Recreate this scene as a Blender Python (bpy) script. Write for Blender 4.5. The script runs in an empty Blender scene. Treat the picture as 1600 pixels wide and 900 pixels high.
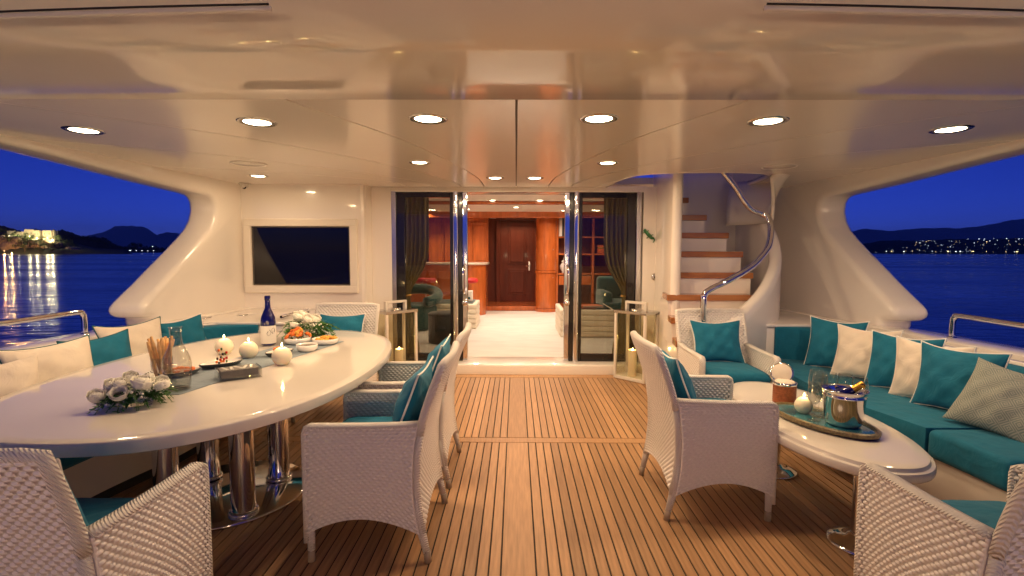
import bpy, bmesh, math, random
import numpy as np
from mathutils import Vector, Matrix
R = math.radians
random.seed(7)
SC = bpy.context.scene
COL = SC.collection

# ------------------------------------------------------------------ camera, sky, exposure
cam_d = bpy.data.cameras.new('camera')
cam_d.sensor_width = 36.0
cam_d.lens = 18.0
cam_d.clip_start = 0.02
cam_d.clip_end = 60000
cam = bpy.data.objects.new('camera', cam_d)
COL.objects.link(cam)
cam.matrix_world = (Matrix.Translation((0, 0, 1.43)) @ Matrix.Rotation(R(0.43), 4, 'Z')
                    @ Matrix.Rotation(R(90 - 4.15), 4, 'X') @ Matrix.Rotation(R(0.17), 4, 'Z'))
SC.camera = cam

W = bpy.data.worlds.new('World')
SC.world = W
W.use_nodes = True
wt = W.node_tree
bg = wt.nodes['Background']
sky = wt.nodes.new('ShaderNodeTexSky')
sky.sky_type = 'NISHITA'
sky.sun_disc = False
sky.sun_elevation = R(0.5)
sky.sun_rotation = R(0)
sky.ozone_density = 3.0
sky.air_density = 0.35
sky.dust_density = 0.0
wb = wt.nodes.new('ShaderNodeMix')          # tungsten white balance of the photograph
wb.data_type = 'RGBA'
wb.blend_type = 'MULTIPLY'
wb.inputs[0].default_value = 1.0
wt.links.new(sky.outputs[0], wb.inputs[6])
wb.inputs[7].default_value = (0.43, 0.275, 1.06, 1)
wt.links.new(wb.outputs[2], bg.inputs[0])
bg.inputs[1].default_value = 0.15

SC.view_settings.view_transform = 'Standard'
SC.view_settings.look = 'None'
SC.view_settings.exposure = 0.18
SC.view_settings.gamma = 1.0
SC.view_settings.use_curve_mapping = False
SC.render.engine = 'CYCLES'
SC.cycles.use_denoising = True
SC.cycles.max_bounces = 10
SC.cycles.diffuse_bounces = 8
SC.cycles.glossy_bounces = 6
SC.cycles.transparent_max_bounces = 24
SC.cycles.transmission_bounces = 8
SC.cycles.sample_clamp_indirect = 6.0
SC.cycles.caustics_reflective = False
SC.cycles.caustics_refractive = False

WARM = (1.0, 0.685, 0.39)
DOWNLIGHT_W = 10.6
AFT_FILL_W = 31.0
SALON_W = 9.5

# ------------------------------------------------------------------ materials
def mat(name, base=(0.8, 0.8, 0.8), rough=0.5, metal=0.0, spec=0.5, coat=0.0, coat_r=0.05, sss=0.0, sheen=0.0,
        bump=None, mottling=0.0, mscale=8.0, vary=0.0, coords='Object', trans=0.0, ior=1.45, grain=None):
    m = bpy.data.materials.new(name)
    m.use_nodes = True
    nt = m.node_tree
    b = nt.nodes['Principled BSDF']
    I = b.inputs
    I['Base Color'].default_value = (*base, 1)
    I['Roughness'].default_value = rough
    I['Metallic'].default_value = metal
    I['Specular IOR Level'].default_value = spec
    I['Coat Weight'].default_value = coat
    I['Coat Roughness'].default_value = coat_r
    I['IOR'].default_value = ior
    I['Transmission Weight'].default_value = trans
    if sss:
        I['Subsurface Weight'].default_value = sss
        I['Subsurface Radius'].default_value = (0.03, 0.02, 0.012)
    if sheen:
        I['Sheen Weight'].default_value = sheen
    tc = nt.nodes.new('ShaderNodeTexCoord')
    src = None
    if mottling or grain:
        mp = nt.nodes.new('ShaderNodeMapping')
        nt.links.new(tc.outputs[coords], mp.inputs[0])
        if grain:
            mp.inputs['Scale'].default_value = grain
        n = nt.nodes.new('ShaderNodeTexNoise')
        n.inputs['Scale'].default_value = mscale
        n.inputs['Detail'].default_value = 5
        nt.links.new(mp.outputs[0], n.inputs[0])
        mr = nt.nodes.new('ShaderNodeMapRange')
        mr.inputs[1].default_value = 0.25
        mr.inputs[2].default_value = 0.75
        mr.inputs[3].default_value = 1 - mottling
        mr.inputs[4].default_value = 1 + mottling
        nt.links.new(n.outputs[0], mr.inputs[0])
        src = mr.outputs[0]
    if vary:
        oi = nt.nodes.new('ShaderNodeObjectInfo')
        mv = nt.nodes.new('ShaderNodeMapRange')
        mv.inputs[3].default_value = 1 - vary
        mv.inputs[4].default_value = 1 + vary
        nt.links.new(oi.outputs['Random'], mv.inputs[0])
        if src is not None:
            mm = nt.nodes.new('ShaderNodeMath')
            mm.operation = 'MULTIPLY'
            nt.links.new(src, mm.inputs[0])
            nt.links.new(mv.outputs[0], mm.inputs[1])
            src = mm.outputs[0]
        else:
            src = mv.outputs[0]
    if src is not None:
        vm = nt.nodes.new('ShaderNodeVectorMath')
        vm.operation = 'SCALE'
        vm.inputs[0].default_value = base
        nt.links.new(src, vm.inputs['Scale'])
        nt.links.new(vm.outputs[0], I['Base Color'])
    if bump:
        scale, strength, dist = bump[:3]
        mp = nt.nodes.new('ShaderNodeMapping')
        nt.links.new(tc.outputs[coords], mp.inputs[0])
        if len(bump) > 3:
            mp.inputs['Scale'].default_value = bump[3]
        n = nt.nodes.new('ShaderNodeTexNoise')
        n.inputs['Scale'].default_value = scale
        n.inputs['Detail'].default_value = 4
        nt.links.new(mp.outputs[0], n.inputs[0])
        bp = nt.nodes.new('ShaderNodeBump')
        bp.inputs['Strength'].default_value = strength
        bp.inputs['Distance'].default_value = dist
        nt.links.new(n.outputs[0], bp.inputs['Height'])
        nt.links.new(bp.outputs[0], I['Normal'])
    return m

def emit(name, col, s):
    m = bpy.data.materials.new(name)
    m.use_nodes = True
    nt = m.node_tree
    b = nt.nodes['Principled BSDF']
    b.inputs['Base Color'].default_value = (0.8, 0.8, 0.8, 1)
    b.inputs['Emission Color'].default_value = (*col, 1)
    b.inputs['Emission Strength'].default_value = s
    return m

def thin_glass(name, tint=(0.95, 0.97, 0.96), ior=1.5, rough=0.0):
    m = bpy.data.materials.new(name)
    m.use_nodes = True
    nt = m.node_tree
    nt.nodes.remove(nt.nodes['Principled BSDF'])
    out = nt.nodes['Material Output']
    t = nt.nodes.new('ShaderNodeBsdfTransparent')
    t.inputs[0].default_value = (*tint, 1)
    g = nt.nodes.new('ShaderNodeBsdfGlossy')
    g.inputs['Roughness'].default_value = rough
    geo = nt.nodes.new('ShaderNodeNewGeometry')
    def vop(op, *ins):
        n = nt.nodes.new('ShaderNodeMath')
        n.operation = op
        for k, v in enumerate(ins):
            if hasattr(v, 'links'):
                nt.links.new(v, n.inputs[k])
            else:
                n.inputs[k].default_value = v
        return n.outputs[0]
    dt = nt.nodes.new('ShaderNodeVectorMath')
    dt.operation = 'DOT_PRODUCT'
    nt.links.new(geo.outputs['Normal'], dt.inputs[0])
    nt.links.new(geo.outputs['Incoming'], dt.inputs[1])
    f0 = ((ior - 1) / (ior + 1)) ** 2
    inv = vop('SUBTRACT', 1.0, vop('ABSOLUTE', dt.outputs['Value']))
    fr = vop('ADD', vop('MULTIPLY', vop('POWER', inv, 5.0), 1.0 - f0), f0)
    mx = nt.nodes.new('ShaderNodeMixShader')
    nt.links.new(fr, mx.inputs[0])
    nt.links.new(t.outputs[0], mx.inputs[1])
    nt.links.new(g.outputs[0], mx.inputs[2])
    nt.links.new(mx.outputs[0], out.inputs[0])
    return m

M = {}
M['gelcoat'] = mat('gelcoat', (0.84, 0.80, 0.75), 0.22, spec=0.5, coat=0.6, coat_r=0.04, mottling=0.015, mscale=1.5)
M['ceiling'] = mat('ceiling_gelcoat', (0.86, 0.81, 0.75), 0.19, spec=0.5, coat=0.22, coat_r=0.10, mottling=0.02, mscale=1.2, bump=(0.9, 0.03, 0.02))
M['soffit'] = mat('soffit_gelcoat', (0.86, 0.81, 0.75), 0.11, spec=0.5, coat=0.3, coat_r=0.03, mottling=0.02, mscale=1.2, bump=(2.2, 0.04, 0.02))
M['ceiling_void'] = mat('seam_sealant', (0.12, 0.10, 0.08), 0.6)
M['teak'] = mat('teak', (0.415, 0.238, 0.122), 0.42, spec=0.35, mottling=0.20, mscale=5.0, vary=0.19, grain=(14, 0.9, 4),
                bump=(60, 0.12, 0.002, (6, 0.4, 1)))
M['teak_tread'] = mat('teak_varnished', (0.36, 0.15, 0.055), 0.25, coat=0.4, mottling=0.2, mscale=5, grain=(1.0, 12, 6), vary=0.06)
M['caulk'] = mat('caulk', (0.022, 0.015, 0.011), 0.7)
M['wicker'] = mat('wicker', (0.84, 0.80, 0.76), 0.27, spec=0.55, mottling=0.05, mscale=60)
M['wicker_wrap'] = mat('wicker_wrap', (0.78, 0.74, 0.69), 0.4, spec=0.45, bump=(120, 0.5, 0.003))
M['teal'] = mat('teal_fabric', (0.002, 0.135, 0.235), 0.85, sheen=0.06, mottling=0.10, mscale=14, bump=(420, 0.25, 0.002))
M['cream'] = mat('cream_fabric', (0.72, 0.64, 0.54), 0.85, sheen=0.2, mottling=0.05, mscale=12, bump=(420, 0.25, 0.002))
M['piping_white'] = mat('white_piping', (0.78, 0.78, 0.74), 0.7)
M['piping_dark'] = mat('dark_teal_piping', (0.015, 0.10, 0.12), 0.7)
M['grey_fabric'] = mat('grey_fabric', (0.36, 0.38, 0.36), 0.9)
M['chrome'] = mat('chrome', (0.82, 0.82, 0.84), 0.06, metal=1.0)
M['steel'] = mat('brushed_steel', (0.62, 0.60, 0.57), 0.22, metal=1.0)
M['table'] = mat('table_lacquer', (0.70, 0.655, 0.60), 0.10, spec=0.5, coat=0.25, coat_r=0.03, mottling=0.015, mscale=3)
M['lacquer_matt'] = mat('cream_laminate', (0.76, 0.71, 0.63), 0.35)
M['foot_cap'] = mat('bronze_foot', (0.34, 0.27, 0.20), 0.5)
M['screen'] = mat('screen_glass', (0.004, 0.004, 0.006), 0.04, spec=0.6)
M['bezel'] = mat('dark_bezel', (0.10, 0.085, 0.07), 0.35)
M['black_frame'] = mat('black_frame', (0.012, 0.011, 0.012), 0.15, coat=0.5)
M['rubber'] = mat('black_rubber', (0.02, 0.02, 0.02), 0.6)
M['tint_glass'] = thin_glass('tinted_pane', (0.66, 0.66, 0.60), 1.5)
M['clear'] = thin_glass('clear_pane', (0.93, 0.92, 0.86), 1.35)
M['glassware'] = thin_glass('glassware', (0.93, 0.93, 0.91), 1.62)
M['acrylic'] = thin_glass('acrylic', (0.92, 0.92, 0.90), 1.5)
M['wax'] = mat('candle_wax', (0.86, 0.78, 0.60), 0.45, sss=0.4)
M['wick'] = mat('wick', (0.02, 0.015, 0.01), 0.9)
M['flame'] = emit('flame', (1.0, 0.72, 0.25), 30)
M['lamp'] = emit('lamp_diffuser', (1.0, 0.80, 0.52), 14)
M['cherry'] = mat('cherry_wood', (0.50, 0.125, 0.028), 0.25, coat=0.6, mottling=0.25, mscale=3, grain=(5, 5, 0.7), vary=0.05)
M['dark_cherry'] = mat('dark_cherry_wood', (0.15, 0.026, 0.010), 0.5, coat=0.05, mottling=0.25, mscale=3, grain=(5, 5, 0.7))
M['salon_white'] = mat('salon_white', (0.78, 0.72, 0.62), 0.5)
M['carpet'] = mat('carpet', (0.66, 0.63, 0.58), 0.95, mottling=0.09, mscale=3.0, bump=(180, 0.5, 0.01), grain=(1.0, 2.4, 1))
M['curtain'] = mat('curtain', (0.42, 0.33, 0.14), 0.6, sheen=0.3, mottling=0.1, mscale=5)
M['leather'] = mat('cream_leather', (0.74, 0.66, 0.52), 0.45)
M['red'] = mat('red_leather', (0.55, 0.02, 0.025), 0.4)
M['deep_teal'] = mat('deep_teal_velvet', (0.015, 0.07, 0.07), 0.8, sheen=0.4)
M['dark_velvet'] = mat('dark_velvet', (0.03, 0.03, 0.03), 0.8, sheen=0.4)
M['stone'] = mat('counter_stone', (0.55, 0.48, 0.38), 0.2, mottling=0.2, mscale=30)
M['porcelain'] = mat('porcelain', (0.82, 0.80, 0.76), 0.12, coat=0.4)
M['dark_glaze'] = mat('dark_glaze', (0.03, 0.035, 0.04), 0.2, coat=0.4)
M['runner'] = mat('runner_cloth', (0.21, 0.26, 0.31), 0.9, mottling=0.12, mscale=40, bump=(500, 0.4, 0.002))
M['cobalt'] = mat('cobalt_glass', (0.004, 0.005, 0.09), 0.06, coat=0.8)
M['petal'] = mat('white_petal', (0.86, 0.84, 0.74), 0.6)
M['leaf'] = mat('fern_leaf', (0.05, 0.16, 0.03), 0.5, vary=0.35)
M['ink'] = mat('dark_ink', (0.03, 0.03, 0.03), 0.6)
M['bread'] = mat('breadstick_crust', (0.74, 0.44, 0.18), 0.6, mottling=0.25, mscale=30, bump=(90, 0.4, 0.004))
M['prawn'] = mat('prawn', (0.72, 0.18, 0.035), 0.4, mottling=0.35, mscale=60)
M['fry'] = mat('fried_batter', (0.72, 0.36, 0.06), 0.6, mottling=0.3, mscale=70, bump=(150, 0.6, 0.005))
M['tomato'] = mat('red_fruit', (0.5, 0.02, 0.015), 0.3)
M['olive'] = mat('dark_grape', (0.03, 0.015, 0.02), 0.3)
M['herb'] = mat('green_herb', (0.06, 0.13, 0.02), 0.5)
M['sauce'] = mat('dark_sauce', (0.05, 0.025, 0.015), 0.15)
M['slate_box'] = mat('grey_leather_box', (0.15, 0.135, 0.125), 0.5, mottling=0.15, mscale=60)
M['pearl'] = mat('pearl_inlay', (0.70, 0.68, 0.64), 0.2)
M['rattan'] = mat('brown_rattan', (0.30, 0.085, 0.03), 0.4, mottling=0.3, mscale=80)
M['tray_blue'] = mat('tray_glaze', (0.03, 0.17, 0.22), 0.06, coat=0.8, mottling=0.5, mscale=9)
M['tray_rim'] = mat('tray_shell_rim', (0.16, 0.12, 0.06), 0.3, mottling=0.7, mscale=90)
M['gold'] = mat('gold_foil', (0.80, 0.45, 0.08), 0.25, metal=1.0)
M['lizard'] = mat('green_enamel', (0.02, 0.14, 0.05), 0.25, coat=0.5, mottling=0.6, mscale=50)
M['white_plastic'] = mat('white_plastic', (0.75, 0.72, 0.68), 0.35)
M['paper'] = mat('paper', (0.75, 0.72, 0.66), 0.7)
M['orange_cover'] = mat('orange_cover', (0.6, 0.13, 0.03), 0.5)
M['blue_cover'] = mat('blue_cover', (0.05, 0.10, 0.2), 0.5)
M['globe'] = emit('globe_diffuser', (1.0, 0.80, 0.52), 2.5)
# outdoors
M['rock'] = mat('cliff_rock', (0.34, 0.26, 0.17), 0.9, mottling=0.45, mscale=0.15, bump=(0.35, 0.8, 2.0))
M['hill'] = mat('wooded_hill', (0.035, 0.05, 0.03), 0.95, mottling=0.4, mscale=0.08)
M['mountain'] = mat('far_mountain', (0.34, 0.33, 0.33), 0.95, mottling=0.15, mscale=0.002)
M['foliage'] = mat('foliage', (0.06, 0.085, 0.03), 0.85, vary=0.3)
M['bark'] = mat('bark', (0.08, 0.06, 0.045), 0.9)
M['fort_wall'] = mat('fort_stone', (0.48, 0.42, 0.30), 0.9, mottling=0.25, mscale=0.3)
M['roof'] = mat('clay_roof', (0.30, 0.12, 0.06), 0.9)
M['house'] = mat('house_render', (0.42, 0.37, 0.30), 0.9, vary=0.35)
M['pane_dark'] = mat('dark_pane', (0.02, 0.02, 0.03), 0.1)
M['pane_lit'] = emit('lit_pane', (1.0, 0.72, 0.36), 1.3)
M['floodlight'] = emit('floodlight_lens', (1.0, 0.86, 0.5), 3.0)
M['street_white'] = emit('cool_lamp', (0.80, 0.90, 1.0), 7)
M['street_warm'] = emit('warm_lamp', (1.0, 0.74, 0.36), 7)
M['street_white_dim'] = emit('cool_lamp_dim', (0.72, 0.85, 1.0), 3.5)
M['street_warm_dim'] = emit('warm_lamp_dim', (1.0, 0.70, 0.34), 3.5)
M['street_teal'] = emit('teal_lamp', (0.15, 0.75, 0.9), 5)

def wrap_material():
    m = M['wicker_wrap']
    nt = m.node_tree
    b = nt.nodes['Principled BSDF']
    tc = nt.nodes.new('ShaderNodeTexCoord')
    w = nt.nodes.new('ShaderNodeTexWave')
    w.bands_direction = 'DIAGONAL'
    w.inputs['Scale'].default_value = 52
    w.inputs['Distortion'].default_value = 0.6
    nt.links.new(tc.outputs['Object'], w.inputs[0])
    bp = nt.nodes.new('ShaderNodeBump')
    bp.inputs['Strength'].default_value = 0.9
    bp.inputs['Distance'].default_value = 0.004
    nt.links.new(w.outputs['Fac'], bp.inputs['Height'])
    nt.links.new(bp.outputs[0], b.inputs['Normal'])
wrap_material()

def add_wrinkles(m, scale, dist):
    nt = m.node_tree
    b = nt.nodes['Principled BSDF']
    old = b.inputs['Normal'].links[0].from_socket if b.inputs['Normal'].links else None
    tc = nt.nodes.new('ShaderNodeTexCoord')
    n = nt.nodes.new('ShaderNodeTexNoise')
    n.inputs['Scale'].default_value = scale
    n.inputs['Detail'].default_value = 3
    n.inputs['Distortion'].default_value = 1.2
    nt.links.new(tc.outputs['Object'], n.inputs[0])
    bp = nt.nodes.new('ShaderNodeBump')
    bp.inputs['Strength'].default_value = 0.55
    bp.inputs['Distance'].default_value = dist
    nt.links.new(n.outputs[0], bp.inputs['Height'])
    if old: nt.links.new(old, bp.inputs['Normal'])
    nt.links.new(bp.outputs[0], b.inputs['Normal'])
add_wrinkles(M['teal'], 7.0, 0.02)
add_wrinkles(M['cream'], 6.0, 0.02)
add_wrinkles(M['grey_fabric'], 6.0, 0.015)

def sea_material():
    m = mat('sea_water', (0.004, 0.010, 0.028), 0.10, spec=0.5, ior=1.33)
    nt = m.node_tree
    b = nt.nodes['Principled BSDF']
    g = nt.nodes.new('ShaderNodeNewGeometry')
    last = None
    for sc, st, ds in ((0.35, 0.5, 0.30), (1.6, 0.5, 0.07)):
        mp = nt.nodes.new('ShaderNodeMapping')
        mp.inputs['Scale'].default_value = (0.45, 1.0, 1.0)
        nt.links.new(g.outputs['Position'], mp.inputs[0])
        n = nt.nodes.new('ShaderNodeTexNoise')
        n.inputs['Scale'].default_value = sc
        n.inputs['Detail'].default_value = 3
        nt.links.new(mp.outputs[0], n.inputs[0])
        bp = nt.nodes.new('ShaderNodeBump')
        bp.inputs['Strength'].default_value = st
        bp.inputs['Distance'].default_value = ds
        nt.links.new(n.outputs[0], bp.inputs['Height'])
        if last:
            nt.links.new(last.outputs[0], bp.inputs['Normal'])
        last = bp
    nt.links.new(last.outputs[0], b.inputs['Normal'])
    n = nt.nodes.new('ShaderNodeTexNoise')
    n.inputs['Scale'].default_value = 0.035
    n.inputs['Detail'].default_value = 4
    mp = nt.nodes.new('ShaderNodeMapping')
    mp.inputs['Scale'].default_value = (0.25, 1.0, 1.0)
    nt.links.new(g.outputs['Position'], mp.inputs[0])
    nt.links.new(mp.outputs[0], n.inputs[0])
    mr = nt.nodes.new('ShaderNodeMapRange')
    mr.inputs[1].default_value = 0.35
    mr.inputs[2].default_value = 0.65
    mr.inputs[3].default_value = 0.08
    mr.inputs[4].default_value = 0.26
    nt.links.new(n.outputs[0], mr.inputs[0])
    nt.links.new(mr.outputs[0], b.inputs['Roughness'])
    return m
M['sea'] = sea_material()

def grey_pattern():
    m = M['grey_fabric']
    nt = m.node_tree
    b = nt.nodes['Principled BSDF']
    tc = nt.nodes.new('ShaderNodeTexCoord')
    w1 = nt.nodes.new('ShaderNodeTexWave')
    w1.bands_direction = 'DIAGONAL'
    w1.inputs['Scale'].default_value = 40
    ck = nt.nodes.new('ShaderNodeTexChecker')
    ck.inputs['Scale'].default_value = 24
    mp = nt.nodes.new('ShaderNodeMapping')
    mp.inputs['Rotation'].default_value = (0, 0, R(90))
    w2 = nt.nodes.new('ShaderNodeTexWave')
    w2.bands_direction = 'DIAGONAL'
    w2.inputs['Scale'].default_value = 40
    nt.links.new(tc.outputs['UV'], w1.inputs[0])
    nt.links.new(tc.outputs['UV'], mp.inputs[0])
    nt.links.new(mp.outputs[0], w2.inputs[0])
    nt.links.new(tc.outputs['UV'], ck.inputs[0])
    mx = nt.nodes.new('ShaderNodeMix')
    nt.links.new(ck.outputs['Fac'], mx.inputs[0])
    nt.links.new(w1.outputs['Fac'], mx.inputs[2])
    nt.links.new(w2.outputs['Fac'], mx.inputs[3])
    cr = nt.nodes.new('ShaderNodeMix')
    cr.data_type = 'RGBA'
    cr.inputs[6].default_value = (0.15, 0.20, 0.20, 1)
    cr.inputs[7].default_value = (0.34, 0.35, 0.31, 1)
    nt.links.new(mx.outputs[0], cr.inputs[0])
    nt.links.new(cr.outputs[2], b.inputs['Base Color'])
grey_pattern()

# ------------------------------------------------------------------ helpers
def link(o, parent=None):
    COL.objects.link(o)
    if parent is not None:
        o.parent = parent
    return o

def mesh_obj(name, verts, faces, m=None, parent=None, smooth=False, uvs=None):
    me = bpy.data.meshes.new(name)
    me.from_pydata([tuple(v) for v in verts], [], faces)
    if smooth:
        me.polygons.foreach_set('use_smooth', [True] * len(me.polygons))
    if uvs is not None:
        uv = me.uv_layers.new(name='UVMap')
        li = np.zeros(len(me.loops), dtype=np.int32)
        me.loops.foreach_get('vertex_index', li)
        uv.data.foreach_set('uv', np.asarray(uvs, dtype=np.float32)[li].ravel())
    me.update()
    o = bpy.data.objects.new(name, me)
    if m is not None:
        me.materials.append(m)
    return link(o, parent)

def bm_obj(name, bm, m=None, parent=None, smooth=False):
    me = bpy.data.meshes.new(name)
    bmesh.ops.recalc_face_normals(bm, faces=bm.faces)
    bm.to_mesh(me)
    bm.free()
    if smooth:
        me.polygons.foreach_set('use_smooth', [True] * len(me.polygons))
    if m is not None:
        me.materials.append(m)
    o = bpy.data.objects.new(name, me)
    return link(o, parent)

def thing(name, label, cat, loc=(0, 0, 0), rz=0.0, group=None):
    o = bpy.data.objects.new(name, None)
    o.empty_display_size = 0.1
    o.location = loc
    o.rotation_euler = (0, 0, rz)
    return tag(link(o), label, cat, group)

def tag(o, label=None, cat=None, group=None, kind=None):
    if label: o['label'] = label
    if cat: o['category'] = cat
    if group: o['group'] = group
    if kind: o['kind'] = kind
    return o

def struct(o):
    o['kind'] = 'structure'
    return o

KIDS = {}
def copy_tree(o, parent=None):
    c = o.copy()
    COL.objects.link(c)
    if parent is not None:
        c.parent = parent
    for ch in [x for x in COL.objects if x.parent == o]:
        copy_tree(ch, c)
    return c

def add_box(bm, c, s, bevel=0.0, seg=2, rot=None):
    r = bmesh.ops.create_cube(bm, size=1.0)
    vs = r['verts']
    mt = Matrix.Translation(c) @ (rot.to_4x4() if rot is not None else Matrix.Identity(4)) @ Matrix.Diagonal((*s, 1))
    bmesh.ops.transform(bm, matrix=mt, verts=vs)
    if bevel:
        es = list({e for v in vs for e in v.link_edges})
        bmesh.ops.bevel(bm, geom=es, offset=bevel, segments=seg, affect='EDGES', profile=0.5, clamp_overlap=True)

def box(name, c, s, m, parent=None, bevel=0.0, seg=2, smooth=None, rot=None):
    bm = bmesh.new()
    add_box(bm, c, s, bevel, seg, rot)
    return bm_obj(name, bm, m, parent, smooth if smooth is not None else seg > 2)

def smooth_pts(pts, n=8, closed=False):
    P = [Vector(p) for p in pts]
    out = []
    N = len(P)
    rng = N if closed else N - 1
    for i in range(rng):
        p0 = P[(i - 1) % N] if closed or i > 0 else P[0] * 2 - P[1]
        p1, p2 = P[i], P[(i + 1) % N]
        p3 = P[(i + 2) % N] if closed or i + 2 < N else P[-1] * 2 - P[-2]
        for k in range(n):
            t = k / n
            out.append(0.5 * ((2 * p1) + (p2 - p0) * t + (2 * p0 - 5 * p1 + 4 * p2 - p3) * t * t + (3 * p1 - p0 - 3 * p2 + p3) * t ** 3))
    if not closed:
        out.append(P[-1].copy())
    return out

def add_tube(bm, pts, r, seg=8, closed=False, caps=True):
    P = [Vector(p) for p in pts]
    n = len(P)
    rad = r if hasattr(r, '__len__') else [r] * n
    rings = []
    prev = None
    for i in range(n):
        if closed:
            t = P[(i + 1) % n] - P[i - 1]
        else:
            t = P[min(i + 1, n - 1)] - P[max(i - 1, 0)]
        t.normalize()
        if prev is None:
            a = Vector((0, 0, 1)) if abs(t.z) < 0.9 else Vector((1, 0, 0))
            u = t.cross(a).normalized()
        else:
            u = (prev - t * prev.dot(t)).normalized()
        prev = u
        w = t.cross(u)
        rings.append([bm.verts.new(P[i] + (u * math.cos(2 * math.pi * k / seg) + w * math.sin(2 * math.pi * k / seg)) * rad[i]) for k in range(seg)])
    m = n if closed else n - 1
    for i in range(m):
        A, B = rings[i], rings[(i + 1) % n]
        for k in range(seg):
            bm.faces.new((A[k], A[(k + 1) % seg], B[(k + 1) % seg], B[k]))
    if caps and not closed:
        bm.faces.new(rings[0][::-1])
        bm.faces.new(rings[-1])

def tube(name, pts, r, m, parent=None, seg=8, closed=False):
    bm = bmesh.new()
    add_tube(bm, pts, r, seg, closed)
    return bm_obj(name, bm, m, parent, True)

def add_lathe(bm, prof, seg=24, c=(0, 0, 0), rot=None):
    rings = []
    c = Vector(c)
    for (r, z) in prof:
        ring = []
        if r < 1e-6:
            p = Vector((0, 0, z))
            ring = [bm.verts.new((rot @ p if rot else p) + c)]
        else:
            for k in range(seg):
                a = 2 * math.pi * k / seg
                p = Vector((r * math.cos(a), r * math.sin(a), z))
                ring.append(bm.verts.new((rot @ p if rot else p) + c))
        rings.append(ring)
    for A, B in zip(rings, rings[1:]):
        if len(A) == 1 and len(B) == 1:
            continue
        for k in range(seg):
            k2 = (k + 1) % seg
            if len(A) == 1:
                bm.faces.new((A[0], B[k2], B[k]))
            elif len(B) == 1:
                bm.faces.new((A[k], A[k2], B[0]))
            else:
                bm.faces.new((A[k], A[k2], B[k2], B[k]))

def lathe(name, prof, m, parent=None, seg=24, c=(0, 0, 0), rot=None):
    bm = bmesh.new()
    add_lathe(bm, prof, seg, c, rot)
    return bm_obj(name, bm, m, parent, True)

def set_angle_smooth(o, deg=35):
    me = o.data
    me.polygons.foreach_set('use_smooth', [True] * len(me.polygons))
    me.set_sharp_from_angle(angle=R(deg))
    return o

def add_prism(bm, poly, z0, z1, to3=None):
    f = to3 or (lambda a, b, c: (a, b, c))
    lo = [bm.verts.new(f(x, y, z0)) for x, y in poly]
    hi = [bm.verts.new(f(x, y, z1)) for x, y in poly]
    n = len(poly)
    bm.faces.new(lo[::-1])
    bm.faces.new(hi)
    for i in range(n):
        bm.faces.new((lo[i], lo[(i + 1) % n], hi[(i + 1) % n], hi[i]))

def bevel_sharp(bm, off, seg=3, deg=40):
    bmesh.ops.recalc_face_normals(bm, faces=bm.faces)
    es = [e for e in bm.edges if len(e.link_faces) == 2 and e.calc_face_angle(0) > R(deg)]
    bmesh.ops.bevel(bm, geom=es, offset=off, segments=seg, affect='EDGES', profile=0.5, clamp_overlap=True)

def prism(name, poly, z0, z1, m, parent=None, bevel=0.0, seg=3, to3=None, deg=40):
    bm = bmesh.new()
    add_prism(bm, poly, z0, z1, to3)
    if bevel:
        bevel_sharp(bm, bevel, seg, deg)
    o = bm_obj(name, bm, m, parent)
    if bevel:
        set_angle_smooth(o, 50)
    return o

def lamp_light(name, loc, power, col, size, parent, spread=150):
    l = bpy.data.lights.new(name, 'AREA')
    l.shape = 'DISK'
    l.size = size
    l.energy = power
    l.color = col
    l.spread = R(spread)
    o = bpy.data.objects.new(name, l)
    o.location = loc
    return link(o, parent)

def point_light(name, loc, power, col, size, parent):
    l = bpy.data.lights.new(name, 'POINT')
    l.energy = power
    l.color = col
    l.shadow_soft_size = size
    o = bpy.data.objects.new(name, l)
    o.location = loc
    return link(o, parent)

# ------------------------------------------------------------------ sea
def build_sea():
    xs = [-30000, -8000, -2500, -900, -300, -100, 0, 100, 300, 900, 2500, 8000, 30000]
    ys = [-3000, -200, 0, 60, 200, 500, 1200, 3000, 9000, 30000]
    v = [(x, y, -3.0) for y in ys for x in xs]
    nx = len(xs)
    f = [(j * nx + i, j * nx + i + 1, (j + 1) * nx + i + 1, (j + 1) * nx + i) for j in range(len(ys) - 1) for i in range(nx - 1)]
    struct(mesh_obj('sea', v, f, M['sea']))
build_sea()

# ------------------------------------------------------------------ deck
def build_deck():
    deck = struct(box('deck', (0, 1.4, -0.066), (7.6, 10.2, 0.12), M['caulk']))
    pitch, gap = 0.0552, 0.0075
    def plank_mesh(name, w, l):
        bm = bmesh.new()
        add_box(bm, (0, 0, -0.004), (w, l, 0.008), 0.0015, 1)
        me = bpy.data.meshes.new(name)
        bm.to_mesh(me)
        bm.free()
        me.materials.append(M['teak'])
        return me
    def put(me, x, y):
        o = bpy.data.objects.new('plank', me)
        o.location = (x, y, 0)
        link(o, deck)
    rows = ((-2.7, 3.737), (3.842, 5.712))
    for (y0, y1) in rows:
        me = plank_mesh('plank', pitch - gap, y1 - y0)
        put(plank_mesh('plank', 0.159 - gap, y1 - y0), 0.0165, (y0 + y1) / 2)
        for s, x0 in ((1, 0.096), (-1, -0.063)):
            for k in range(58):
                put(me, x0 + s * (k + 0.5) * pitch, (y0 + y1) / 2)
    put(plank_mesh('plank', 6.6, 0.09), 0, 3.7895)
    put(plank_mesh('plank', 3.6, 0.125), 0, 5.785)
build_deck()

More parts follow.
